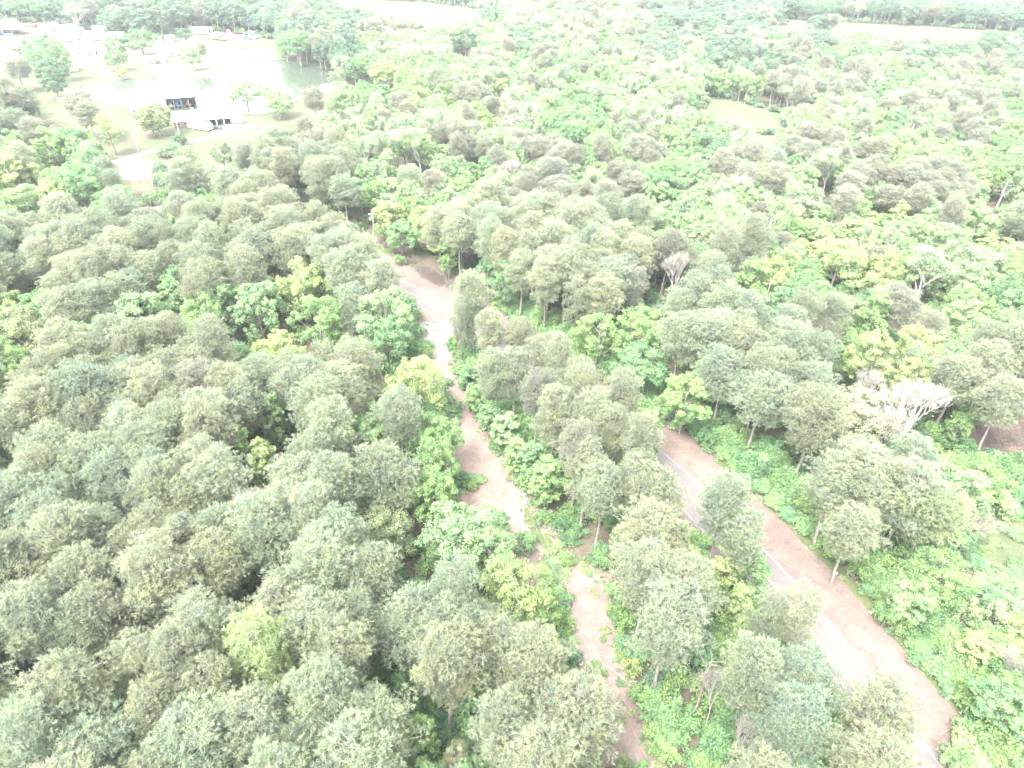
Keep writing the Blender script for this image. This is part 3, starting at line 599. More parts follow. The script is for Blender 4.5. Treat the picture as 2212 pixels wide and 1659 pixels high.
for h_ in HL:
    if h_[3] == 0: continue
    hand(*h_[:6], label=h_[6], var=h_[7] if len(h_) > 7 else None)

def grid_at(px, py):
    c = int(np.clip((px+RNG.normal(0, 14))//69.125, 0, 31)); r = int(np.clip((py+RNG.normal(0, 12))//69.125, 0, 23))
    return GRID[r][c]
SPEC = {  # choices: (weight, kind, tint, h range, r range)
 'p': [(9, 'pine', 'pine', (17, 21), (3.7, 5.4)), (6, 'pine', 'pineg', (16, 21), (3.6, 5.3)), (0.7, 'pine', 'mauve', (16, 19), (3.6, 4.8)), (0.7, 'leafy', 'mid', (11, 14), (3.2, 4.5)), (0.35, 'slim', 'vivid', (12, 15), (2, 3)), (0.5, 'thinpine', 'pine', (16, 20), (3.4, 4.2))],
 'q': [(5, 'pine', 'mauve', (13, 18), (3.5, 5.0)), (4, 'leafy', 'mint', (9, 13), (3, 4.4)), (1.5, 'airy', 'pale', (11, 14), (3.5, 5)), (1.5, 'leafy', 'mid', (8, 12), (2.8, 4)), (1, 'slim', 'yel', (8, 12), (2, 3))],
 'b': [(5, 'leafy', 'mid', (11, 16), (3.8, 5.8)), (4, 'leafy', 'mint', (11, 15), (3.8, 5.6)), (3, 'leafy', 'vivid', (11, 15), (3.6, 5.2)), (1, 'pine', 'pineg', (14, 18), (3.8, 4.8)), (1, 'slim', 'mint', (11, 14), (2.2, 3.0)), (0.6, 'airy', 'pale', (12, 15), (4, 5.5))],
 'y': [(5, 'leafy', 'yel', (11, 15), (3.6, 5.2)), (3, 'leafy', 'vivid', (11, 14), (3.6, 5.0)), (2, 'leafy', 'mint', (11, 15), (3.6, 5.2)), (1, 'pine', 'pine', (15, 18), (3.8, 4.6))],
 'd': [(5, 'leafy', 'farg', (13, 19), (5, 7.5)), (3, 'leafy', 'dark', (12, 18), (4.5, 7)), (2.5, 'leafy', 'mid', (11, 16), (4, 6)), (1.6, 'pine', 'mauve', (14, 19), (4, 5)), (0.8, 'airy', 'pale', (12, 15), (4, 5))],
 'l': [(5, 'airy', 'pale', (12, 17), (4, 5.5)), (4, 'leafy', 'mint', (11, 15), (3.8, 5.2)), (3, 'leafy', 'pale', (10, 14), (3.5, 5)), (1, 'pine', 'mauve', (12, 16), (3.5, 4.5)), (1, 'leafy', 'mid', (10, 14), (3.5, 5)), (0.4, 'bare', 'cream', (12, 15), (4, 5))],
 'm': [(3, 'pine', 'mauve', (12, 16), (3.4, 4.6)), (3, 'leafy', 'mint', (9, 12), (3, 4.4)), (2, 'slim', 'yel', (8, 12), (2, 3)), (2, 'airy', 'pale', (11, 14), (3.5, 5)), (1, 'slim', 'vivid', (7, 12), (2, 3))],
 's': [(3, 'slim', 'yel', (5, 8), (2, 3)), (3, 'leafy', 'vivid', (5, 8), (2.6, 3.8)), (3, 'leafy', 'mint', (6, 9), (2.8, 4)), (1, 'pine', 'mauve', (8, 12), (3, 3.8)), (1, 'airy', 'pale', (9, 12), (3, 4))],
}
taken = {}
def field(x, y):
    v = math.sin(x*0.061+1.3*math.sin(y*0.043))+math.sin(y*0.052+1.7*math.sin(x*0.037+1.0))+0.6*math.sin(x*0.13+y*0.11)
    return v/5.2+0.5
CELL = 10.0
def near_ok(x, y, r, f=0.66):
    cx, cy = int(x//CELL), int(y//CELL)
    for i in range(cx-1, cx+2):
        for j in range(cy-1, cy+2):
            for (a, b, c) in taken.get((i, j), ()):
                if (a-x)**2+(b-y)**2 < (f*(c+r))**2: return False
    return True
def take(x, y, r): taken.setdefault((int(x//CELL), int(y//CELL)), []).append((x, y, r))
for t in HAND: take(t['x'], t['y'], min(t['r'], 5.0)*0.8)

KEEP = []
for bx, by, bh, br in ((1494, 1560, 13, 42), (1421, 668, 7, 14), (2150, 455, 10, 22), (1634, 720, 14, 14), (872, 792, 9, 18), (1128, 1163, 9.6, 20), (808, 531, 9.4, 20), (1545, 1500, 10, 10)):
    b_ = at(bx, by); q_ = proj(b_+np.array([0, 0, bh*0.6])); KEEP.append((q_[0], q_[1], q_[2], br))
Y = 30.0; cand = []
while Y < 1020:
    half = (Y*0.80+38)*1.06
    dens = 1/8.0 if Y < 300 else 1/14.0
    dy = 6.0; nC = int(2*half*dy*dens)
    cand.append(np.column_stack([RNG.uniform(-half, half, nC), RNG.uniform(Y, Y+dy, nC)])); Y += dy
cand = np.concatenate(cand); RNG.shuffle(cand)
for x, y in cand:
    px0, py0, w0 = proj((x, y, 0))
    pxc, pyc, wc = proj((x, y, 11.0))
    g = grid_at(pxc, pyc)
    if g in '.v':
        # beneath an open patch of the photo: small crowns only are let in close to the edge, none inside
        if is_open(px0, py0) or is_open(pxc, pyc): continue
        rs_, _ = road_signed(x, y) if y < 260 else (99, 0)
        if 10 < rs_ < 17 and y < 125: continue
        g = 'b' if g == 'v' else 'p' if y < 250 else 'l'
    if is_open(px0, py0): continue
    if y < 270:
        rs_, k_ = road_signed(x, y)
        if -5.5 < rs_ < 11.5: continue
        if 11.5 <= rs_ < 15.5 and y < 120: continue
    ch = SPEC[g]; w = np.cumsum([c[0] for c in ch]); sm = field(x, y)       # kinds grow in groups
    c = ch[int(np.searchsorted(w/w[-1], (sm*1.7+RNG.random()*0.55) % 1.0))]
    if y > 500 and c[1] in ('pine', 'slim') and RNG.random() < 0.3: c = SPEC['d'][0]
    h, r = RNG.uniform(*c[3]), RNG.uniform(*c[4])
    strip_ = y < 150 and -17 < road_signed(x, y)[0] < -4
    if strip_: r *= 0.82
    if y > 450: r *= 1.25
    pxt, pyt, _ = proj((x, y, h)); rp = r*FPX/wc
    bad = is_open(pxt, pyt+8) or is_open(pxc, pyc) or any(is_open(*proj((x, y, h*q))[:2]) for q in (0.2, 0.4, 0.8, 1.0)) 
    if not bad:
        for sx in (-0.5, 0.5):
            if is_open(pxc+sx*rp, pyc): bad = True
        if y < 220:
            for q in range(8):
                if inpoly(pxc+rp*0.68*math.cos(q*0.785), pyc+rp*0.6*math.sin(q*0.785), OPEN['road']) or inpoly(pxc+rp*0.85*math.cos(q*0.785), pyc+rp*0.75*math.sin(q*0.785), OPEN['track']): bad = True
    hid = False
    for bx, by, bw, br in KEEP:      # snags and poles the photo shows free of leaves
        if wc < bw+1 and math.hypot(bx-pxc, by-pyc) < br+0.7*rp: hid = True
    for t in HAND:
        if t['label'] and wc < t['w']+2 and math.hypot(t['px']-pxc, t['py']-pyc) < (0.85*t['rp']+0.62*rp if wc < 170 else 0.75*t['rp']+0.6*rp): hid = True; break
    if hid: continue
    if bad:
        # thin the edges, but allow a few crowns to overlap the open ground as in the photograph
        continue
    if not near_ok(x, y, r, 0.48 if g in 'pq' else 0.5): continue
    take(x, y, r)
    TREES.append(dict(kind=c[1], var=int(RNG.integers(0, 99)), x=float(x), y=float(y), h=float(h), r=float(r), rz=float(RNG.uniform(0, 6.28)), tint=tuple(q_*(0.9+0.2*field(x*0.8+40, y*0.8)) for q_ in jt(c[2], 0.055)), hand=False, label=None, tn=c[2]))
print('trees', len(TREES))

# visible size in the photo decides which ones are built as things of their own
for t in TREES:
    px, py, w = proj((t['x'], t['y'], t['h']*0.7)); t['px'], t['py'], t['w'] = px, py, w
    rp = t['r']*FPX/w
    vis = -rp*0.5 < px < 2212+rp*0.5 and -rp*0.3 < py < 1659+rp*0.6
    t['score'] = (t['r']/w if vis else 0) + (10 if (t['hand'] and vis) else 0)
GRP = dict(pine='pine', thinpine='pine', leafy='leaf', slim='leaf', airy='leaf', bare='bare', cream='bare', bush='bush')
TONE = dict(pine='grey-green', pineg='green-grey', mauve='brown-grey', mid='mid green', yel='yellow-green', dark='dark green', mint='mint green', pale='pale', olive='olive', cream='whitish', deep='deep green', vivid='bright green', farg='blue-green', )
def region(t):
    px, py = t['px'], t['py']
    x, y = t['x'], t['y']
    if y > 270:
        if py < 110 and px > 1000: return 'in the far woods'
        if px < 760: return 'near the farm'
        return 'in the mixed wood'
    rs_, _ = road_signed(x, y)
    if rs_ > 5: return 'beyond the road'
    tx = np.interp(-y, [-140, -100, -70, -40], [-10, -3, 12, 18])
    if y < 140 and x > tx: return 'between track and road'
    return 'left of the track'
chosen, rest = [], []
for gk in ('pine', 'leaf', 'bare', 'bush'):
    L = sorted([t for t in TREES if GRP[t['kind']] == gk], key=lambda t: -t['score'])
    k = 300 if gk in ('pine', 'leaf') else 80
    chosen += [t for t in L[:k] if t['score'] > 0]; rest += [t for t in L[:k] if t['score'] <= 0]+L[k:]
NAME = dict(pine='pine_tree', thinpine='pine_tree', leafy='broadleaf_tree', slim='young_broadleaf_tree', airy='pale_budding_tree', bare='bare_tree', cream='blossoming_tree', bush='shrub')
WORD = dict(pine='pine', thinpine='thin open pine', leafy='broadleaf tree', slim='slender young tree', airy='half-leafed tree', bare='bare tree', cream='twiggy tree', bush='shrub')
GROUP = dict(pine='pine trees of the wood', leaf='broadleaf trees of the wood', bare='leafless and barely leafed trees', bush='shrubs along the track and in the gaps')
used_labels = set()
def place(t, label=None, name=None):
    H0, R0, vs = KIND[t['kind']]; tm, cm = vs[t['var'] % len(vs)]
    if not label:
        rr, hh = t['r'], t['h']; tone = TONE.get(t['tn'], 'green')
        size = 'large ' if rr > 4.9 else 'small ' if rr < 3.3 else ''
        for fm in ('%.0f', '%.1f'):
            label = ('%s%s %s %s, '+fm+' percent across, '+fm+' percent down') % (size, tone, WORD[t['kind']], region(t), t['px']/22.12, t['py']/16.59)
            if label not in used_labels: break
    used_labels.add(label)
    e = empty(name or NAME[t['kind']], (t['x'], t['y'], 0), t['rz'], label, {'pine': 'pine tree', 'leaf': 'tree', 'bare': 'bare tree', 'bush': 'shrub'}[GRP[t['kind']]], GROUP[GRP[t['kind']]])
    e.scale = (t['r']/R0, t['r']/R0, t['h']/H0)
    a = bpy.data.objects.new('trunk' if t['kind'] != 'bush' else 'stems', tm); COL.objects.link(a); a.parent = e
    if cm:
        c = bpy.data.objects.new('crown' if t['kind'] != 'bush' else 'foliage', cm); COL.objects.link(c); c.parent = e; c['tint'] = t['tint']
    return e
for t in chosen: place(t, t['label'])

def scatter(name, kinds, items, label, cat, kind='stuff'):
    """one object whose geometry nodes put the given tree meshes on its points"""
    mesh = bpy.data.meshes.new(name); n = len(items)
    mesh.vertices.add(n); mesh.vertices.foreach_set('co', np.array([[t['x'], t['y'], t.get('z', 0.0)] for t in items], np.float32).ravel())
    offs, cur, srcs = {}, 0, []
    col = bpy.data.collections.new('source_'+name)
    for k in kinds:
        offs[k] = cur; cur += len(SRC[k].objects)
        for o in SRC[k].objects: srcs.append(o)
    for i, o in enumerate(srcs):
        q = bpy.data.objects.new('%03d' % i, o.data); col.objects.link(q)
    rot = np.zeros((n, 3), np.float32); scl = np.zeros((n, 3), np.float32); idx = np.zeros(n, np.int32); tint = np.ones((n, 4), np.float32)
    for i, t in enumerate(items):
        H0, R0, vs = KIND[t['kind']]; rot[i, 2] = t['rz']; scl[i] = (t['r']/R0, t['r']/R0, t['h']/H0); idx[i] = offs[t['kind']]+t['var'] % len(vs); tint[i, :3] = t['tint']
    a = mesh.attributes.new('rot', 'FLOAT_VECTOR', 'POINT'); a.data.foreach_set('vector', rot.ravel())
    a = mesh.attributes.new('scl', 'FLOAT_VECTOR', 'POINT'); a.data.foreach_set('vector', scl.ravel())
    a = mesh.attributes.new('idx', 'INT', 'POINT'); a.data.foreach_set('value', idx)
    a = mesh.attributes.new('tint', 'FLOAT_COLOR', 'POINT'); a.data.foreach_set('color', tint.ravel())
    o = bpy.data.objects.new(name, mesh); COL.objects.link(o)
    ng = bpy.data.node_groups.new(name+'_nodes', 'GeometryNodeTree')
    ng.interface.new_socket('Geometry', in_out='INPUT', socket_type='NodeSocketGeometry'); ng.interface.new_socket('Geometry', in_out='OUTPUT', socket_type='NodeSocketGeometry')
    gi = ng.nodes.new('NodeGroupInput'); go = ng.nodes.new('NodeGroupOutput'); ip = ng.nodes.new('GeometryNodeInstanceOnPoints')
    ci = ng.nodes.new('GeometryNodeCollectionInfo'); ci.inputs['Collection'].default_value = col
    ci.inputs['Separate Children'].default_value = True; ci.inputs['Reset Children'].default_value = True
    def na(nm, ty):
        q = ng.nodes.new('GeometryNodeInputNamedAttribute'); q.data_type = ty; q.inputs['Name'].default_value = nm; return q.outputs['Attribute']
    l = ng.links.new
    l(gi.outputs[0], ip.inputs['Points']); l(ci.outputs[0], ip.inputs['Instance']); ip.inputs['Pick Instance'].default_value = True
    l(na('idx', 'INT'), ip.inputs['Instance Index']); l(na('rot', 'FLOAT_VECTOR'), ip.inputs['Rotation']); l(na('scl', 'FLOAT_VECTOR'), ip.inputs['Scale'])
    l(ip.outputs[0], go.inputs[0])
    md = o.modifiers.new('scatter', 'NODES'); md.node_group = ng
    return tag(o, label, cat, kind=kind)
scatter('pine_forest', ['pine', 'thinpine'], [t for t in rest if GRP[t['kind']] == 'pine'], 'the remaining pines of the wood, farther off and at the frame edges', 'forest')
scatter('broadleaf_forest', ['leafy', 'slim', 'airy', 'bare', 'cream', 'bush'], [t for t in rest if GRP[t['kind']] != 'pine'], 'the remaining broadleaf trees of the far woods and fields', 'forest')
print('chosen', len(chosen), 'rest', len(rest))

# ------------------------------------------------------------------ undergrowth, hedge, shrubs
items = []
def veg(x, y, h, r, tint, kind='bush', a=0.12, z=0.0):
    items.append(dict(kind=kind, var=int(RNG.integers(0, 99)), x=float(x), y=float(y), z=z, h=float(h), r=float(r), rz=float(RNG.uniform(0, 6.28)), tint=jt(tint, a)))
nU = 0
while nU < 4300:
    y = 30+RNG.random()**1.4*230; x = RNG.uniform(-1, 1)*(y*0.78+34)
    px0, py0, _ = proj((x, y, 0))
    if is_open(px0, py0): continue
    rs_, _ = road_signed(x, y)
    if -5.0 < rs_ < 11.8: continue
    nU += 1
    if RNG.random() < 0.18: veg(x, y, RNG.uniform(1, 2), RNG.uniform(1.5, 2.6), 'cream', 'brush')
    else: veg(x, y, RNG.uniform(0.8, 3.4), RNG.uniform(1.2, 2.8), ['deep', 'mid', 'deep', 'vivid', 'dark'][int(RNG.integers(0, 5))])
for k in range(420):      # the strip between track and road is leafy down to the ground
    i = int(RNG.integers(8, 62)); p = centre[i]+nrm[i]*RNG.uniform(-19, -5.6); q = proj((p[0], p[1], 0))
    if is_open(q[0], q[1]) or inpoly(*proj((p[0], p[1], 3))[:2], OPEN['track']): continue
    veg(p[0], p[1], RNG.uniform(1.5, 5.0), RNG.uniform(1.3, 2.6), ['deep', 'mid', 'vivid', 'mid', 'mint'][int(RNG.integers(0, 5))])
for t in HAND:            # young growth round the foot of the free-standing trees of the wood
    if t['y'] > 200 or t['kind'] in ('bush',): continue
    for q in range(7):
        a_ = RNG.uniform(0, 6.28); d_ = RNG.uniform(1, 6.5); p = (t['x']+d_*math.cos(a_), t['y']+d_*math.sin(a_)-1.5)
        if is_open(*proj((p[0], p[1], 0))[:2]) or is_open(*proj((p[0], p[1], 3))[:2]): continue
        if abs(road_signed(*p)[0]) < 5.5: continue
        veg(p[0], p[1], RNG.uniform(1.8, 6.0), RNG.uniform(1.6, 2.8), ['deep', 'mid', 'vivid', 'deep'][int(RNG.integers(0, 4))])
scatter('undergrowth', ['bush', 'brush'], items, 'green undergrowth on the forest floor between the trunks', 'undergrowth')

items = []
for k in range(900):       # scrub of vines along the far verge
    i = int(RNG.integers(0, 58)); d = 11.6+RNG.random()**1.3*7.5; p = centre[i]+nrm[i]*d+RNG.normal(0, 0.4, 2)
    tt = ['mid', 'mid', 'vivid', 'deep', 'mint'][int(RNG.integers(0, 5))]
    veg(p[0], p[1], RNG.uniform(1.2, 2.2)+(d-11.6)*0.42, RNG.uniform(1.1, 2.2), tt)
for k in range(110):      # brambles at the brown scrub and the meadow edge
    p = at(RNG.uniform(2080, 2300), RNG.uniform(920, 1015)); veg(p[0], p[1], RNG.uniform(0.8, 1.6), RNG.uniform(1.2, 2.2), 'cream', 'brush')
for k in range(120):
    p = at(RNG.uniform(2060, 2320), RNG.uniform(1335, 1700)); veg(p[0], p[1], RNG.uniform(2, 4.2), RNG.uniform(1.5, 2.6), ['vivid', 'yel', 'mid', 'pale'][int(RNG.integers(0, 4))])
for k in range(80):
    p = at(RNG.uniform(2010, 2320), RNG.uniform(1000, 1110)); veg(p[0], p[1], RNG.uniform(2, 4.2), RNG.uniform(1.5, 2.6), ['vivid', 'yel', 'mid'][int(RNG.integers(0, 3))])
for k in range(55):      # dry brush line at the bend of the verge
    f = RNG.random(); p = at(815+f*165+RNG.normal(0, 3), 520+f*118+RNG.normal(-6, 4)); veg(p[0], p[1], RNG.uniform(1.2, 3.0), RNG.uniform(1.0, 1.8), 'cream', 'brush')
for k in range(90):
    p = at(RNG.uniform(2080, 2330), RNG.uniform(1110, 1340)); veg(p[0], p[1], RNG.uniform(0.4, 1.3), RNG.uniform(0.7, 1.9), ['mint', 'pale', 'mid'][int(RNG.integers(0, 3))])
for nm, k0, k1 in (('clearing', 0, 5), ('strip', 0, 2), ('topfield', 0, 3), ('farm', 1, 8), ('farm', 15, 19), ('meadow', 0, 1)):   # wood edges leafy down to the ground
    pl = OPEN[nm]
    for i in range(k0, min(k1, len(pl)-1)):
        a_, b_ = at(*pl[i]), at(*pl[i+1]); L_ = float(np.linalg.norm(b_-a_))
        for q in range(int(min(L_, 400)/2.6)):
            p = a_+(b_-a_)*RNG.random(); o2 = norm(p-np.array([0, 0, 0]))*RNG.uniform(0.5, 5)*(1 if p[1] > 150 else 0.3)
            veg(p[0]+o2[0], p[1]+o2[1], RNG.uniform(2.5, 6), RNG.uniform(1.8, 3.2), ['mid', 'dark', 'farg', 'mint'][int(RNG.integers(0, 4))])
scatter('vine_thicket', ['bush', 'brush'], items, 'leafy green vine thicket and brush along the far side of the road', 'thicket')

items = []
for k in range(420):
    i = int(RNG.integers(0, 70)); d = RNG.choice([RNG.uniform(10.2, 11.8), RNG.uniform(-9, -4.4), RNG.uniform(5, 10.5)], p=[0.62, 0.36, 0.02]); p = centre[i]+nrm[i]*d
    veg(p[0], p[1], RNG.uniform(0.15, 0.5), RNG.uniform(0.2, 0.7), ['olive', 'mid', 'vivid'][int(RNG.integers(0, 3))])
TE = [(985, 780), (1005, 830), (1055, 925), (1115, 1005), (1145, 1055), (1165, 1105), (1220, 1195), (1320, 1255), (1345, 1330), (1350, 1450), (1405, 1590), (1440, 1680)]
for k in range(300):
    f = RNG.random()*(len(TE)-1); i = int(f); q = np.array(TE[i])+(np.array(TE[i+1])-np.array(TE[i]))*(f-i); p = at(q[0]-abs(RNG.normal(0, 22))+6, q[1])
    veg(p[0], p[1], RNG.uniform(0.15, 0.6), RNG.uniform(0.2, 0.8), ['olive', 'mid', 'vivid', 'olive'][int(RNG.integers(0, 4))])
scatter('weeds', ['bush'], items, 'small tufts of weeds along the verge and the track', 'weeds')

# shrubs you can tell apart: wall of shrubs on the right of the track
def shrub(px, py, h, rpx, tint, label=None):
    p = at(px, py, h*0.5); w = proj(p)[2]
    t = dict(kind='bush', var=int(RNG.integers(0, 99)), x=p[0], y=p[1], h=h, r=rpx*w/FPX, rz=float(RNG.uniform(0, 6.28)), tint=jt(tint, 0.08), tn=tint, hand=True)
    t['px'], t['py'], t['w'] = proj((t['x'], t['y'], h*0.5)); place(t, label)
line = np.array([(990, 760), (1005, 800), (1030, 850), (1065, 915), (1110, 980), (1150, 1035), (1175, 1090)], float)
for k in range(30):
    f = (k+0.5)/30*(len(line)-1); i = int(f); q = line[i]+(line[min(i+1, len(line)-1)]-line[i])*(f-i)
    shrub(q[0]+8+RNG.uniform(-4, 26), q[1]-8-RNG.uniform(0, 34), RNG.uniform(3, 6.5), RNG.uniform(15, 30), ['vivid', 'mid', 'mint', 'mid'][k % 4])
for px, py, h, r, tn in ((1225, 1205, 2.4, 24, 'vivid'), (1205, 1180, 1.8, 18, 'yel'), (1330, 1285, 4, 28, 'vivid'), (1350, 1340, 4, 32, 'vivid'), (1345, 1390, 2.5, 26, 'mid'), (1365, 1440, 3, 26, 'yel'), (1385, 1500, 3, 26, 'vivid'),
                         (1420, 1560, 3, 34, 'mid'), (1440, 1620, 3.4, 38, 'vivid'), (1320, 1265, 1.2, 12, 'vivid'), (1345, 1640, 1.5, 14, 'yel'), (1300, 1180, 2, 20, 'mid'),
                         (985, 745, 3, 20, 'vivid'), (862, 560, 3.5, 16, 'vivid'), (845, 520, 4, 15, 'vivid'), (835, 495, 4, 14, 'vivid'), (1170, 690, 4, 20, 'vivid'), (1030, 590, 3, 24, 'vivid'), (1000, 500, 4, 18, 'mid'),
                         (1560, 262, 5, 20, 'mauve'), (1590, 268, 5, 18, 'mauve'), (1385, 1655, 2, 18, 'vivid')):
    shrub(px, py, h, r, tn)

# ------------------------------------------------------------------ dead wood
def snag(name, px, py, h, lean, rad, mat, label, limbs=9, seed=1, ll=1.6):
    rg = np.random.default_rng(seed); p = at(px, py); e = empty(name, p, 0, label, 'dead tree')
    zz = np.linspace(0, 1, 8); pts = np.column_stack([lean[0]*zz*h+rg.normal(0, 0.06, 8), lean[1]*zz*h+rg.normal(0, 0.06, 8), zz*h])
    mb = MB(); mb.tube(pts, np.linspace(rad, rad*0.35, 8), 8); mb.build('trunk', mat, e)
    mb = MB()
    for k in range(limbs):
        f = rg.uniform(0.5, 0.98); o = pts[0]+(pts[-1]-pts[0])*f; a = rg.uniform(0, 6.28); l = rg.uniform(0.5, 1)*ll*(1.3-f*0.5)
        d = norm(np.array([math.cos(a), math.sin(a), rg.uniform(-0.1, 0.7)])); c = o+d*l*0.55; q = c+norm(d+rg.normal(0, 0.3, 3))*l*0.5
        mb.tube(np.array([o, c, q]), [0.05, 0.035, 0.012], 4)
        for _ in range(3): mb.tube(np.array([c, c+norm(d+rg.normal(0, 0.6, 3))*l*0.45]), [0.02, 0.008], 3, cap=False)
    mb.build('limbs', mat, e)
snag('dead_pine_trunk', 1494, 1560, 13, (0.03, 0), 0.2, M['tanwood'], 'tall tan dead pine stripped of bark in the strip', 26, 3, 2.6)
snag('broken_snag', 1421, 668, 7, (0.02, 0), 0.28, M['tanwood'], 'broken pale tan snag behind the roadside pines', 3, 4, 0.6)
snag('forked_snag', 2150, 455, 10, (0.03, 0), 0.35, M['whitewood'], 'bleached forked dead tree near the right edge', 12, 5, 5.5)
snag('dead_tree_top', 1634, 720, 14, (0.03, 0), 0.25, M['palebark'], 'grey dead stem with a forked top among pines beyond the road', 6, 6, 1.8)
snag('dead_tree_top', 872, 792, 9, (0.02, 0), 0.2, M['whitewood'], 'white dead branches poking out above the left edge of the track', 10, 8, 2.6)
snag('reddish_snag', 1501, 386, 10, (0, 0), 0.3, M['rust'], 'reddish broken trunk in the upper right wood', 2, 9, 0.6)
def lying(name, px, py, n, spread, length, label, mat, seed, cat='dead wood'):
    rg = np.random.default_rng(seed); p = at(px, py); mb = MB()
    for k in range(n):
        a = rg.uniform(0, 3.14); c = np.array([*rg.normal(0, spread, 2), 0.1+0.08*rg.random()]); l = length*rg.uniform(0.4, 1)
        d = np.array([math.cos(a), math.sin(a), rg.normal(0, 0.05)])
        mb.tube(np.array([c-d*l/2, c+rg.normal(0, 0.05, 3), c+d*l/2]), [0.1, 0.08, 0.03], 5)
    o = mb.build(name, mat); o.location = p; tag(o, label, cat)
lying('brush_pile', 1192, 1135, 18, 0.8, 2.2, 'pile of grey cut branches beside the track grass', M['whitewood'], 3)
lying('bleached_branches', 1315, 1440, 7, 0.9, 2.6, 'white bleached branches lying across the track', M['whitewood'], 4)
lying('bleached_branches', 1352, 1462, 5, 0.6, 2.4, 'few pale sticks right of the white branches on the track', M['whitewood'], 5)
lying('dry_brush', 2085, 1612, 30, 1.4, 4.0, 'dry grey brush heap at the lower right of the verge', M['tanwood'], 6)
lying('fallen_branch', 2160, 985, 14, 3.0, 5.0, 'tangle of brown fallen branches in the scrub clearing', M['tanwood'], 7)
lit = [(1936, 1421, 'white paper scrap on the green verge edge'), (1958, 1448, 'white bottle on the green verge, just below the paper scrap'), (2089, 1550, 'pale blue wrapper near the dry brush heap'), (2075, 1540, 'small white cup left of the pale blue wrapper'), (1879, 1324, 'round white lid beside the road edge'), (1806, 1240, 'white bit in the pine straw near the hedge'),
       (1742, 1184, 'white bag scrap high on the verge'), (2046, 1510, 'white scrap on the verge before the corner'), (2123, 1655, 'white plastic piece at the very bottom of the verge'), (1300, 1444, 'white plastic cup on the track'), (1900, 1480, 'tiny white scrap by the asphalt edge'), (1830, 1290, 'white chip beside the hedge mid verge')]
for i, (px, py, lb) in enumerate(lit):
    mb = MB(); r = 0.10+0.05*(i % 3)
    mb.tube(np.array([[-0.18, 0, r*0.5+0.04], [0.05, 0.02, r*0.5+0.04], [0.2, 0.05, r*0.4+0.04]]), [r*0.6, r, r*0.35], 7)
    o = mb.build('litter', M['litter']); o.location = at(px, py); o.rotation_euler = (0, 0, i*1.3); tag(o, lb, 'litter', 'litter on the verge', 'thing')

# ------------------------------------------------------------------ poles and wires
def pole(name, px, py, h, mat, label, lean=(0, 0), arm=True, r=0.15, lamp=False):
    p = at(px, py); e = empty(name, p, 0, label, 'utility pole'); mb = MB()
    mb.tube(np.array([[0, 0, 0], [lean[0]*h/2, lean[1]*h/2, h/2], [lean[0]*h, lean[1]*h, h]]), [r, r*0.85, r*0.7], 10); mb.build('pole', mat, e)
    top = np.array([lean[0]*h, lean[1]*h, h])
    if arm:
        for k in (-1, 1):
            m2 = MB(); m2.tube(np.array([top+[0.12*k, 0, -0.3], top+[0.22*k, 0, -0.3], top+[0.22*k, 0, 0.05]]), [0.03, 0.04, 0.06], 6); m2.build('insulator', M['white'], e)
        m2 = MB(); m2.tube(np.array([top+[0.32, 0, -1.9], top+[0.32, 0, -1.0]]), [0.22, 0.22], 10); m2.build('transformer', M['grey'], e)
    if lamp:
        m2 = MB(); m2.tube(np.array([top+[0, 0, -0.3], top+[-0.6, 0, 0], top+[-1.1, 0, 0]]), [0.04, 0.04, 0.16], 6); m2.build('lamp_head', M['white'], e)
    return p+top
a0 = pole('utility_pole', 1128, 1163, 9.6, M['palewood'], 'pale wooden power pole standing beside the dirt track', (0.01, 0))
b0 = pole('street_light_pole', 808, 531, 9.4, M['wood'], 'brown pole with lamp arm at the far road clearing', (0.05, 0), arm=False, lamp=True)
c0 = pole('leaning_pole', 995, 879, 4.6, M['wood'], 'short leaning wooden post at the track edge', (0.33, 0.12), arm=False)
d0p = pole('utility_pole', 298, 326, 9.5, M['palewood'], 'thin pole in the yard beside the driveway', (0.05, 0), arm=False, r=0.11)
e0 = pole('utility_pole', 393, 314, 8.5, M['white'], 'faint white pole in front of the brick house', (0.0, 0), arm=False, r=0.09)
def wire(p, q, sag, label, name='power_wire', r=0.014):
    t = np.linspace(0, 1, 24)[:, None]; P = p+(q-p)*t; P[:, 2] -= (4*sag*t*(1-t))[:, 0]
    mb = MB(); mb.tube(P, r, 4, cap=False); tag(mb.build(name, M['wire']), label, 'wire', 'power wires')
q0 = at(1560, 1990, 9.0)
wire(a0+np.array([0.2, 0, 0]), q0+np.array([0.4, 0, 0]), 1.2, 'upper wire running from the power pole down along the track')
wire(a0+np.array([0.0, 0, -1.2]), q0+np.array([0, 0, -1.4]), 1.4, 'lower wire running from the power pole down along the track')
wire(a0+np.array([-0.1, 0, 0]), c0, 0.5, 'wire from the power pole up to the leaning post')
wire(b0+np.array([0, 0, -1.0]), at(838, 566), 0.1, 'stay wire slanting down from the brown lamp pole', 'guy_wire')

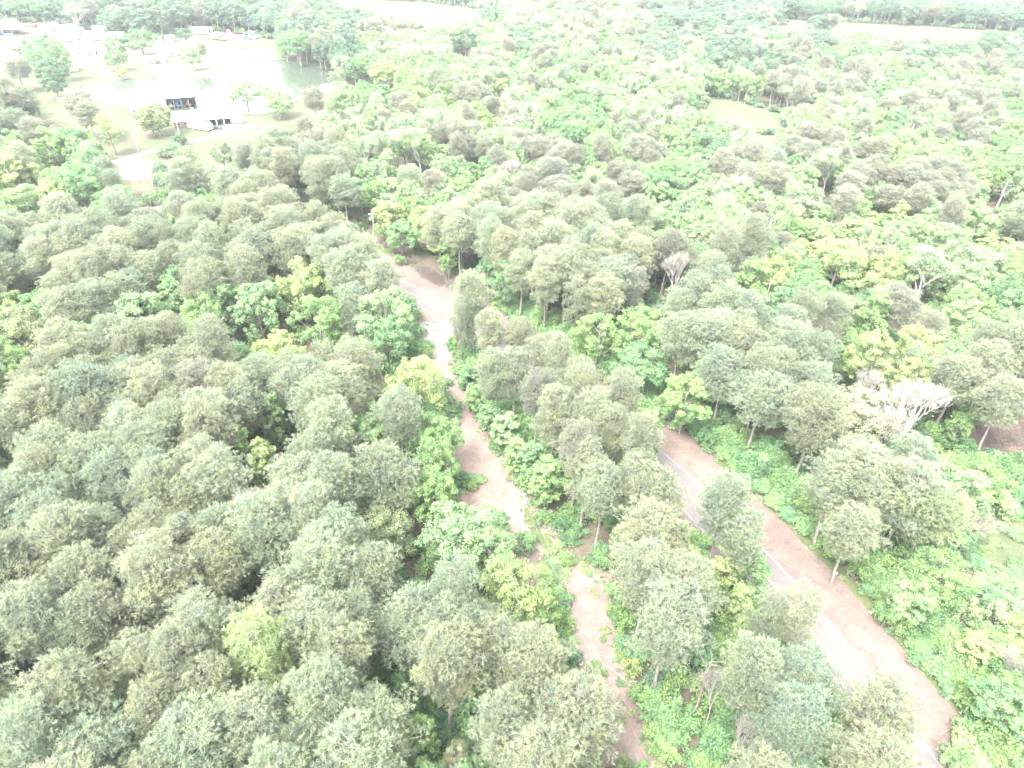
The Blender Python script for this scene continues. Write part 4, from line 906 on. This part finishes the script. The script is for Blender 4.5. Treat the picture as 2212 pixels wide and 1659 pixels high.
# ------------------------------------------------------------------ farm buildings and vehicles
def yaw(px0, py0, px1, py1):
    a, b = at(px0, py0), at(px1, py1); return math.atan2(b[1]-a[1], b[0]-a[0]), float(np.hypot(*(b-a)[:2])), (a+b)/2
def gable(mb, L, Wd, z0, z1, over=0.4, th=0.15):
    """gabled roof shell, ridge along x"""
    y = Wd/2+over; mb.prism([(-y, z0), (0, z1), (y, z0), (y, z0-th), (0, z1-th), (-y, z0-th)], -L/2-over, L/2+over)
def building(name, px0, py0, px1, py1, depth, wall_h, ridge, wallm, roofm, label, cat, wins=3, door_or_shade=True, low=False, group=None):
    """front base line from px0,py0 to px1,py1; the building extends away from the camera"""
    a, L, mid = yaw(px0, py0, px1, py1); e = empty(name, mid, a, label, cat, group)
    mb = MB(); w = wall_h
    mb.box((0, depth/2, w/2), (L, depth, w)); mb.prism([(0.02, w), (depth/2, ridge-0.2), (depth-0.02, w)], -L/2+0.01, L/2-0.01); wl = mb.build('wall', wallm, e)
    mb = MB(); gable(mb, L, depth, w+0.05, ridge); mb.v = [v+np.array([0, depth/2, 0]) for v in mb.v]; mb.build('roof', roofm, e)
    if door_or_shade: mb = MB(); mb.box((L*0.08, -0.03, 1.0), (1.0, 0.08, 2.0)); mb.build('door_or_shade', M['dark'] if door_or_shade == 'dark' else M['grey'], e)  # grey is a real door; dark panel paints the shade of an open doorway
    for k in range(wins):
        x = -L/2+L*(k+0.7)/(wins+0.4)
        if abs(x-L*0.08) < 1.0: x += 1.6
        mb = MB(); mb.box((x, -0.03, w*0.6), (1.1, 0.08, 0.9)); fr = mb.build('window', M['white'], e)
        mb = MB(); mb.box((x, -0.085, w*0.6), (0.9, 0.04, 0.72)); mb.build('pane', M['glass'], fr)
    return e, L
# main house with carport
a, L, mid = yaw(378, 277, 500, 268)
hs_ = empty('brick_house', mid, a, 'white-roofed brick house with open carport at its right end', 'house')
D_ = 13.0; wl = L*0.60
mb = MB(); mb.box((-L/2+wl/2, D_/2, 1.35), (wl, D_, 2.7)); mb.prism([(0.05, 2.7), (D_/2, 4.6), (D_-0.05, 2.7)], -L/2+0.02, L/2-0.02); mb.build('wall', M['brick'], hs_)
mb = MB(); mb.box((L/2-L*0.2, D_-0.2, 1.35), (L*0.4-0.1, 0.3, 2.7)); mb.box((L/2-0.2, D_*0.6, 1.35), (0.3, D_*0.7, 2.7)); mb.build('carport_wall', M['brick'], hs_)
mb = MB(); gable(mb, L, D_, 2.75, 5.0, 0.9); mb.v = [v+np.array([0, D_/2, 0]) for v in mb.v]; rf = mb.build('roof', M['roofwhite'], hs_)
mb = MB(); mb.box((-L*0.15, D_*0.55, 5.2), (1.0, 0.8, 1.4)); mb.build('chimney', M['brick'], rf)
for k in range(4):
    mb = MB(); mb.box((L/2-L*0.4+L*0.4*k/3.02+0.25, 0.2, 1.35), (0.5 if k < 3 else 0.9, 0.4, 2.7)); mb.build('carport_pillar', M['white'] if k < 3 else M['brick'], hs_)
for x in (-L*0.42, -L*0.3, -L*0.18, -L*0.03):
    mb = MB(); mb.box((x, -0.03, 1.5), (1.3, 0.08, 1.1)); fr = mb.build('window', M['white'], hs_); mb = MB(); mb.box((x, -0.09, 1.5), (1.1, 0.04, 0.9)); mb.build('pane', M['glass'], fr)
building('brick_annex', 284, 249, 312, 246, 8, 2.6, 4.2, M['brick'], M['roofwhite'], 'small brick annex with white roof left of the olive yard tree', 'house', 2)
# open barn
a, L, mid = yaw(362, 237, 426, 232)
bn = empty('open_barn', mid, a, 'open-fronted white-roofed barn with dark bays full of machinery', 'barn')
mb = MB(); mb.box((0, 12, 2.0), (L, 0.2, 4.0)); mb.box((-L/2, 6, 2.2), (0.15, 12, 4.4)); mb.box((L/2, 6, 2.2), (0.15, 12, 4.4)); mb.build('wall', M['grey'], bn)
mb = MB(); mb.prism([(-1.4, 5.0), (13, 4.3), (13, 4.15), (-1.4, 4.85)], -L/2-3.0, L/2+0.4); mb.build('roof', M['roofwhite'], bn)
for k in range(5): mb = MB(); mb.box((-L/2+L*k/4.0, 0, 2.4), (0.25, 0.25, 4.8)); mb.build('post', M['wood'], bn)
def gear(px, py, mat, label, s=1.0):
    e = empty('farm_machine', at(px, py), random.uniform(-0.5, 0.5), label, 'farm machine')
    mb = MB(); mb.box((0, 0, 0.9*s), (1.8*s, 1.1*s, 0.8*s)); mb.box((-0.4*s, 0, 1.6*s), (0.8*s, 0.9*s, 0.7*s)); mb.build('body', mat, e)
    for x, y in ((-0.6, -0.6), (0.7, -0.6), (-0.6, 0.6), (0.7, 0.6)):
        mb = MB(); mb.tube(np.array([[x*s, y*s-0.12, 0.5*s], [x*s, y*s+0.12, 0.5*s]]), 0.5*s, 12); mb.build('wheel', M['tyre'], e)
gear(372, 234.5, M['grey'], 'grey machine in the left bay of the open barn', 1.1); gear(386, 233.5, M['blue'], 'dark blue machine in the second bay of the open barn', 1.2); gear(398, 232.8, M['black'], 'black machine in the middle bay of the open barn', 1.1); gear(409, 231.8, M['rust'], 'rust-red machine in the right bay of the open barn', 1.2)
def prof_body(mb, prof, w): # side profile (x,z) extruded in y
    n = len(prof); V = [(x, -w/2, z) for x, z in prof]+[(x, w/2, z) for x, z in prof]
    mb.add(V, [(i, (i+1) % n, n+(i+1) % n, n+i) for i in range(n)])
    for o_ in (0, n): c = np.array(V[o_:o_+n]).mean(0); mb.add(np.vstack([V[o_:o_+n], c]), [(j, (j+1) % n, n) for j in range(n)])
def wheels(e, xs, y, r):
    for x in xs:
        for s in (-1, 1):
            mb = MB(); mb.tube(np.array([[x, s*y-0.11, r], [x, s*y+0.11, r]]), r, 14); w = mb.build('wheel', M['tyre'], e)
            mb = MB(); mb.tube(np.array([[x, s*(y+0.02)-0.11, r], [x, s*(y+0.02)+0.11, r]]), r*0.55, 10); mb.build('rim', M['grey'], w)
CARP = [(-2.2, 0.35), (-2.25, 0.8), (-1.9, 0.95), (-1.2, 1.0), (-0.7, 1.45), (0.7, 1.48), (1.35, 0.98), (2.1, 0.85), (2.25, 0.6), (2.2, 0.35)]
TRKP = [(-2.7, 0.45), (-2.7, 1.05), (-0.5, 1.05), (-0.4, 1.75), (0.8, 1.78), (1.3, 1.15), (2.5, 1.05), (2.65, 0.7), (2.6, 0.45)]
def car(px, py, rz, mat, label, truck=False, group='old vehicles in the junk row', s=1.0):
    e = empty('pickup_truck' if truck else 'parked_car', at(px, py), rz, label, 'truck' if truck else 'car', group); e.scale = (s, s, s)
    mb = MB(); prof_body(mb, TRKP if truck else CARP, 1.8); mb.build('body', mat, e)
    mb = MB(); pr = [(-0.3, 1.12), (-0.25, 1.62), (0.7, 1.64), (1.1, 1.15)] if truck else [(-1.05, 1.02), (-0.62, 1.38), (0.62, 1.4), (1.15, 1.02)]
    prof_body(mb, pr, 1.83); mb.build('window', M['glass'], e)
    wheels(e, (-1.4, 1.45) if not truck else (-1.7, 1.75), 0.82, 0.36)
    for s_ in (-1, 1): mb = MB(); mb.box((2.22 if not truck else 2.62, s_*0.62, 0.72), (0.1, 0.3, 0.16)); mb.build('headlight', M['white'], e)
    return e
car(469, 280, -0.35, M['black'], 'black pickup parked at the carport', True, 'vehicles at the house', 0.95)
def boxtrailer(name, px0, py0, px1, py1, w, h, mat, label, cat='trailer', roofm=None, clear=0.7, opening=False, rounded=False, windows=0, group=None):
    a, L, mid = yaw(px0, py0, px1, py1); e = empty(name, mid, a, label, cat, group)
    z0, z1 = clear, clear+h; mb = MB()
    if rounded: pr = [(-L/2, z0+0.2), (-L/2+0.1, z1-0.7), (-L/2+0.8, z1), (L/2-0.8, z1), (L/2-0.1, z1-0.7), (L/2, z0+0.2), (L/2-0.4, z0), (-L/2+0.4, z0)]
    else: pr = [(-L/2, z0), (-L/2, z1), (L/2, z1), (L/2, z0)]
    prof_body(mb, pr, w); mb.build('body', mat, e)
    mb = MB(); mb.box((0, 0, z1+0.05), (L*(0.86 if rounded else 1.01), w*1.02, 0.08)); mb.build('roof', roofm or M['roofwhite'], e)
    wheels(e, (-L*0.28, -L*0.28+1.1) if L > 7 else (0.0,), w/2-0.15, 0.45)
    if opening: mb = MB(); mb.box((L/2-1.4, -w/2-0.02, z0+h*0.45), (1.8, 0.08, h*0.75)); mb.build('door_or_shade', M['dark'], e)  # no door leaf: dark panel on the solid side paints the opening's inner shade
    for k in range(windows):
        mb = MB(); mb.box((-L/2+L*(k+0.8)/(windows+0.8), -w/2-0.02, z0+h*0.62), (0.8, 0.06, 0.5)); mb.build('window', M['glass'], e)
    return e
boxtrailer('motorhome', 411, 276, 457, 284, 2.6, 2.5, M['white'], 'long white motorhome parked before the brick house', 'motorhome', rounded=True, windows=4, clear=0.6)
boxtrailer('camper_trailer', 505, 266, 528, 268, 2.4, 2.4, M['white'], 'white camper trailer right of the carport', 'trailer', rounded=True, windows=1)
# junk yard and trailers
TG = 'trailers parked in the farmyard'
boxtrailer('long_trailer', 0, 57, 39, 54, 4, 3.0, M['grey'], 'grey long trailer at the far left of the yard', windows=3, group=TG)
boxtrailer('box_trailer', 131, 70, 166, 67, 3, 3.4, M['white'], 'white box trailer behind the others, left of the row', group=TG)
boxtrailer('box_trailer', 144, 78, 184, 76, 3, 3.6, M['white'], 'second white box trailer with dark opening', opening=True, group=TG)
boxtrailer('flatbed_trailer', 124, 88, 180, 91, 2.8, 2.2, M['white'], 'low long white trailer with open dark left end', opening=True, group=TG)
boxtrailer('box_trailer', 186, 84, 229, 89, 3, 3.8, M['white'], 'large white box trailer in front of the teal-roofed one', group=TG)
boxtrailer('box_trailer', 202, 71, 232, 69, 3.4, 3.2, M['white'], 'white trailer with pale teal roof', roofm=M['teal'], group=TG)
boxtrailer('box_trailer', 22, 104, 40, 110, 2.6, 1.6, M['white'], 'small low white trailer on the left yard grass', group=TG)
boxtrailer('box_trailer', 414, 74, 460, 74, 3.4, 3.4, M['white'], 'white site trailer with two dark openings before the far trees', windows=2, group=TG, opening=True)
boxtrailer('camper_trailer', 390, 107, 424, 103, 3, 2.6, M['white'], 'white camper right of the small white sheds', windows=2, group=TG)
boxtrailer('flatbed_trailer', 452, 83, 489, 89, 2.6, 0.4, M['rust'], 'empty brown flatbed trailer on the grass', group=TG, roofm=M['wood'], clear=0.8)
SG = 'sheds and shacks of the farmyard'
building('open_shed', 225, 86, 268, 84, 6, 3.0, 3.8, M['grey'], M['roofwhite'], 'row shed with dark doorways beside the green yard tree', 'shed', 3, 'dark', group=SG)
building('small_shed', 152, 155, 170, 153, 4.5, 2.4, 3.4, M['white'], M['roofwhite'], 'small white shed standing alone on the lawn above the pond', 'shed', 0, False, group=SG)
building('small_shed', 157, 118, 170, 117, 4, 2.6, 3.2, M['white'], M['roofwhite'], 'white shed half hidden by the big rounded tree', 'shed', 0, False, group=SG)
building('small_shed', 175, 119, 192, 118, 4, 2.6, 3.4, M['white'], M['roofwhite'], 'white shed in the middle of the lower shed row', 'shed', 1, False, group=SG)
building('small_shed', 196, 118, 219, 116, 5, 2.8, 3.6, M['white'], M['roofwhite'], 'white shed with a dark doorway at the right of the lower row', 'shed', 0, 'dark', group=SG)
building('small_shed', 333, 93, 350, 92, 4, 2.7, 3.3, M['white'], M['roofwhite'], 'left one of two small white sheds beyond the yard tree', 'shed', 0, False, group=SG)
building('small_shed', 359, 90, 377, 89, 4, 2.7, 3.3, M['white'], M['roofwhite'], 'right one of two small white sheds beyond the yard tree', 'shed', 1, False, group=SG)
e, L = building('mobile_home', 283, 141, 345, 135, 5, 2.8, 3.5, M['white'], M['roofwhite'], 'long white mobile home on the slope above the pond', 'mobile home', 4, group=SG)
mb = MB(); mb.box((L*0.36, -1.6, 2.5), (L*0.26, 3.2, 0.12)); mb.box((L*0.25, -3.0, 1.25), (0.12, 0.12, 2.4)); mb.box((L*0.47, -3.0, 1.25), (0.12, 0.12, 2.4)); mb.build('porch', M['white'], e)
building('mobile_home', 345, 124, 385, 121, 6, 2.8, 3.7, M['white'], M['roofwhite'], 'second white mobile home behind the long one', 'mobile home', 3, group=SG)
building('garden_shed', 352, 138, 363, 136, 3, 2.2, 2.9, M['white'], M['roofwhite'], 'tiny white shed at the right end of the long mobile home', 'shed', 1, False, group=SG)
building('pump_house', 703, 202, 722, 198, 4, 2.4, 3.8, M['white'], M['grey'], 'little white hut with grey roof right of the pond', 'shed', 1, group=SG)
# metal shelter at the left edge
a, L, mid = yaw(-14, 78, 50, 75); e = empty('metal_shelter', mid, a, 'open metal shelter with a wide gabled roof at the left edge', 'shelter', SG)
mb = MB(); gable(mb, L, 10, 3.6, 5.4, 0.3); mb.v = [v+np.array([0, 5, 0]) for v in mb.v]; mb.build('roof', M['roofwhite'], e)
mb = MB(); mb.box((0, 9.9, 1.8), (L, 0.15, 3.6)); mb.build('wall', M['grey'], e)
for x in (-L/2, -L/6, L/6, L/2): mb = MB(); mb.box((x, 0.1, 1.8), (0.2, 0.2, 3.6)); mb.build('post', M['wood'], e)
car(7, 75, 0.2, M['blue'], 'dark blue truck under the metal shelter', True); car(20, 78, -0.2, M['white'], 'white car nosing out of the metal shelter')
# gazebo
p = at(500, 198); e = empty('gazebo', p, 0, 'little gazebo with maroon hipped roof on the pond shore', 'gazebo')
mb = MB(); c = np.array([0, 0, 4.2]); R6 = np.array([(2.6*math.cos(k*math.pi/3), 2.6*math.sin(k*math.pi/3), 2.6) for k in range(6)]); mb.add(np.vstack([R6, c, [[0, 0, 2.7]]]), [(k, (k+1) % 6, 6) for k in range(6)]+[((k+1) % 6, k, 7) for k in range(6)]); mb.build('roof', M['maroon'], e)
for k in range(6): mb = MB(); mb.tube(np.array([[*(R6[k, :2]*0.88), 0], [*(R6[k, :2]*0.88), 2.68]]), 0.09, 6); mb.build('post', M['white'], e)
mb = MB(); mb.tube(np.array([[0, 0, 0.0], [0, 0, 0.3]]), 2.5, 6); mb.build('deck', M['wood'], e)
# row of old vehicles
JG = 'old vehicles in the junk row'
for px, py, rz, mt, lb, tk, s in ((75, 58, 1.3, 'red', 'red truck in the left junk row', True, 1.1), (92, 57, 0.2, 'white', 'white car right of the red truck in the left junk row', False, 1), (87, 63, 0.5, 'white', 'white car in front of the left junk row', False, 1),
        (116, 54, 0.1, 'white', 'white van-like truck behind the blue tank', True, 1.2), (143, 52, 0.3, 'white', 'white truck before the buff bare tree', True, 1.1), (46, 56, 0.1, 'grey', 'grey car by the grey long trailer', False, 1), (57, 57, 0.6, 'rust', 'rusty car left of the red truck', False, 1), (40, 59, 0.2, 'black', 'dark car behind the metal shelter', False, 1),
        (264, 58, 0.4, 'red', 'red tractor-like truck behind the trailers', True, 1.0), (258, 60, 0.1, 'white', 'white car beside the red truck behind the trailers', False, 1),
        (467, 78, -0.4, 'white', 'white box truck beside the far site trailer', True, 1.4), (478, 76, 0.4, 'white', 'white car right of the white box truck', False, 1.1), (460, 81, 0.1, 'paleblue', 'pale blue car in front of the white box truck', False, 1),
        (489, 70, 1.2, 'red', 'red cab at the left of the right junk row', True, 0.9), (493, 76, 0.2, 'paleblue', 'pale cyan car in the right junk row', False, 1.1), (500, 78, 0.5, 'white', 'white car next to the pale cyan one', False, 1.0), (505, 74, 0.9, 'red', 'faded red car behind the white one', False, 0.9),
        (518, 82, 0.1, 'white', 'white pickup in front of the right junk row', True, 1.0), (528, 73, 1.0, 'red', 'red machine behind the blue truck', True, 1.0), (534, 84, 0.2, 'blue', 'blue truck in front of the right junk row', True, 1.2), (543, 84, 1.4, 'rust', 'rust-brown truck right of the blue truck', True, 1.1), (553, 84, 1.4, 'white', 'white truck right of the rust-brown one', True, 1.1),
        (540, 75, 0.1, 'white', 'white tanker-like truck behind the blue truck', True, 1.4), (549, 76, 0.7, 'white', 'white rounded truck behind the rust-brown one', True, 1.3), (562, 80, 0.3, 'white', 'white car in the gap right of the white trucks', False, 1), (572, 76, 0.2, 'black', 'dark green-black car behind', False, 1), (582, 80, 1.1, 'blue', 'dark blue cab in the right half of the junk row', True, 1.2),
        (591, 80, 0.4, 'white', 'white car right of the dark blue cab', False, 1), (599, 78, 0.9, 'white', 'white car near the end of the junk row', False, 1.1), (608, 77, 0.1, 'grey', 'grey car at the right end of the junk row', False, 1), (603, 97, 0.1, 'rust', 'brown cart on the grass below the junk row', True, 0.6)):
    car(px, py, rz, M[mt], lb, tk, JG, s)
def tank(px, py, mat, label, r=1.3, h=3.2):
    e = empty('storage_tank', at(px, py), 0, label, 'tank'); mb = MB(); mb.tube(np.array([[0, 0, 0.5], [0, 0, h], [0, 0, h+0.35]]), [r, r, r*0.3], 16); mb.build('drum', mat, e)
    for k in range(4): mb = MB(); mb.box((r*0.7*math.cos(k*1.57+0.78), r*0.7*math.sin(k*1.57+0.78), 0.25), (0.15, 0.15, 0.5)); mb.build('leg', M['grey'], e)
tank(111, 65, M['paleblue'], 'pale blue upright tank in the left junk row', 1.6, 3.4)
tank(495, 74, M['white'], 'white upright tank amid the right junk row', 1.0, 2.4)

# ------------------------------------------------------------------ air
HZ = 0.00015
mb = MB(); x0, x1, y0, y1, z0, z1 = -1500, 1500, -60, 1500, -1.0, 92.0
mb.add([(x, y, z) for z in (z0, z1) for y in (y0, y1) for x in (x0, x1)], [(0, 2, 3, 1), (4, 5, 7, 6), (0, 1, 5, 4), (2, 6, 7, 3), (0, 4, 6, 2), (1, 3, 7, 5)])
mt, n_, o_ = newmat('air_haze'); pv = n_.nodes.new('ShaderNodeVolumePrincipled'); pv.inputs['Color'].default_value = (0.86, 0.93, 1.0, 1); pv.inputs['Density'].default_value = HZ; pv.inputs['Anisotropy'].default_value = 0.2
n_.links.new(pv.outputs[0], o_.inputs['Volume'])
if HZ > 0:
    hz = mb.build('haze', mt); tag(hz, 'thin pale haze over the whole wood', 'haze', kind='stuff')
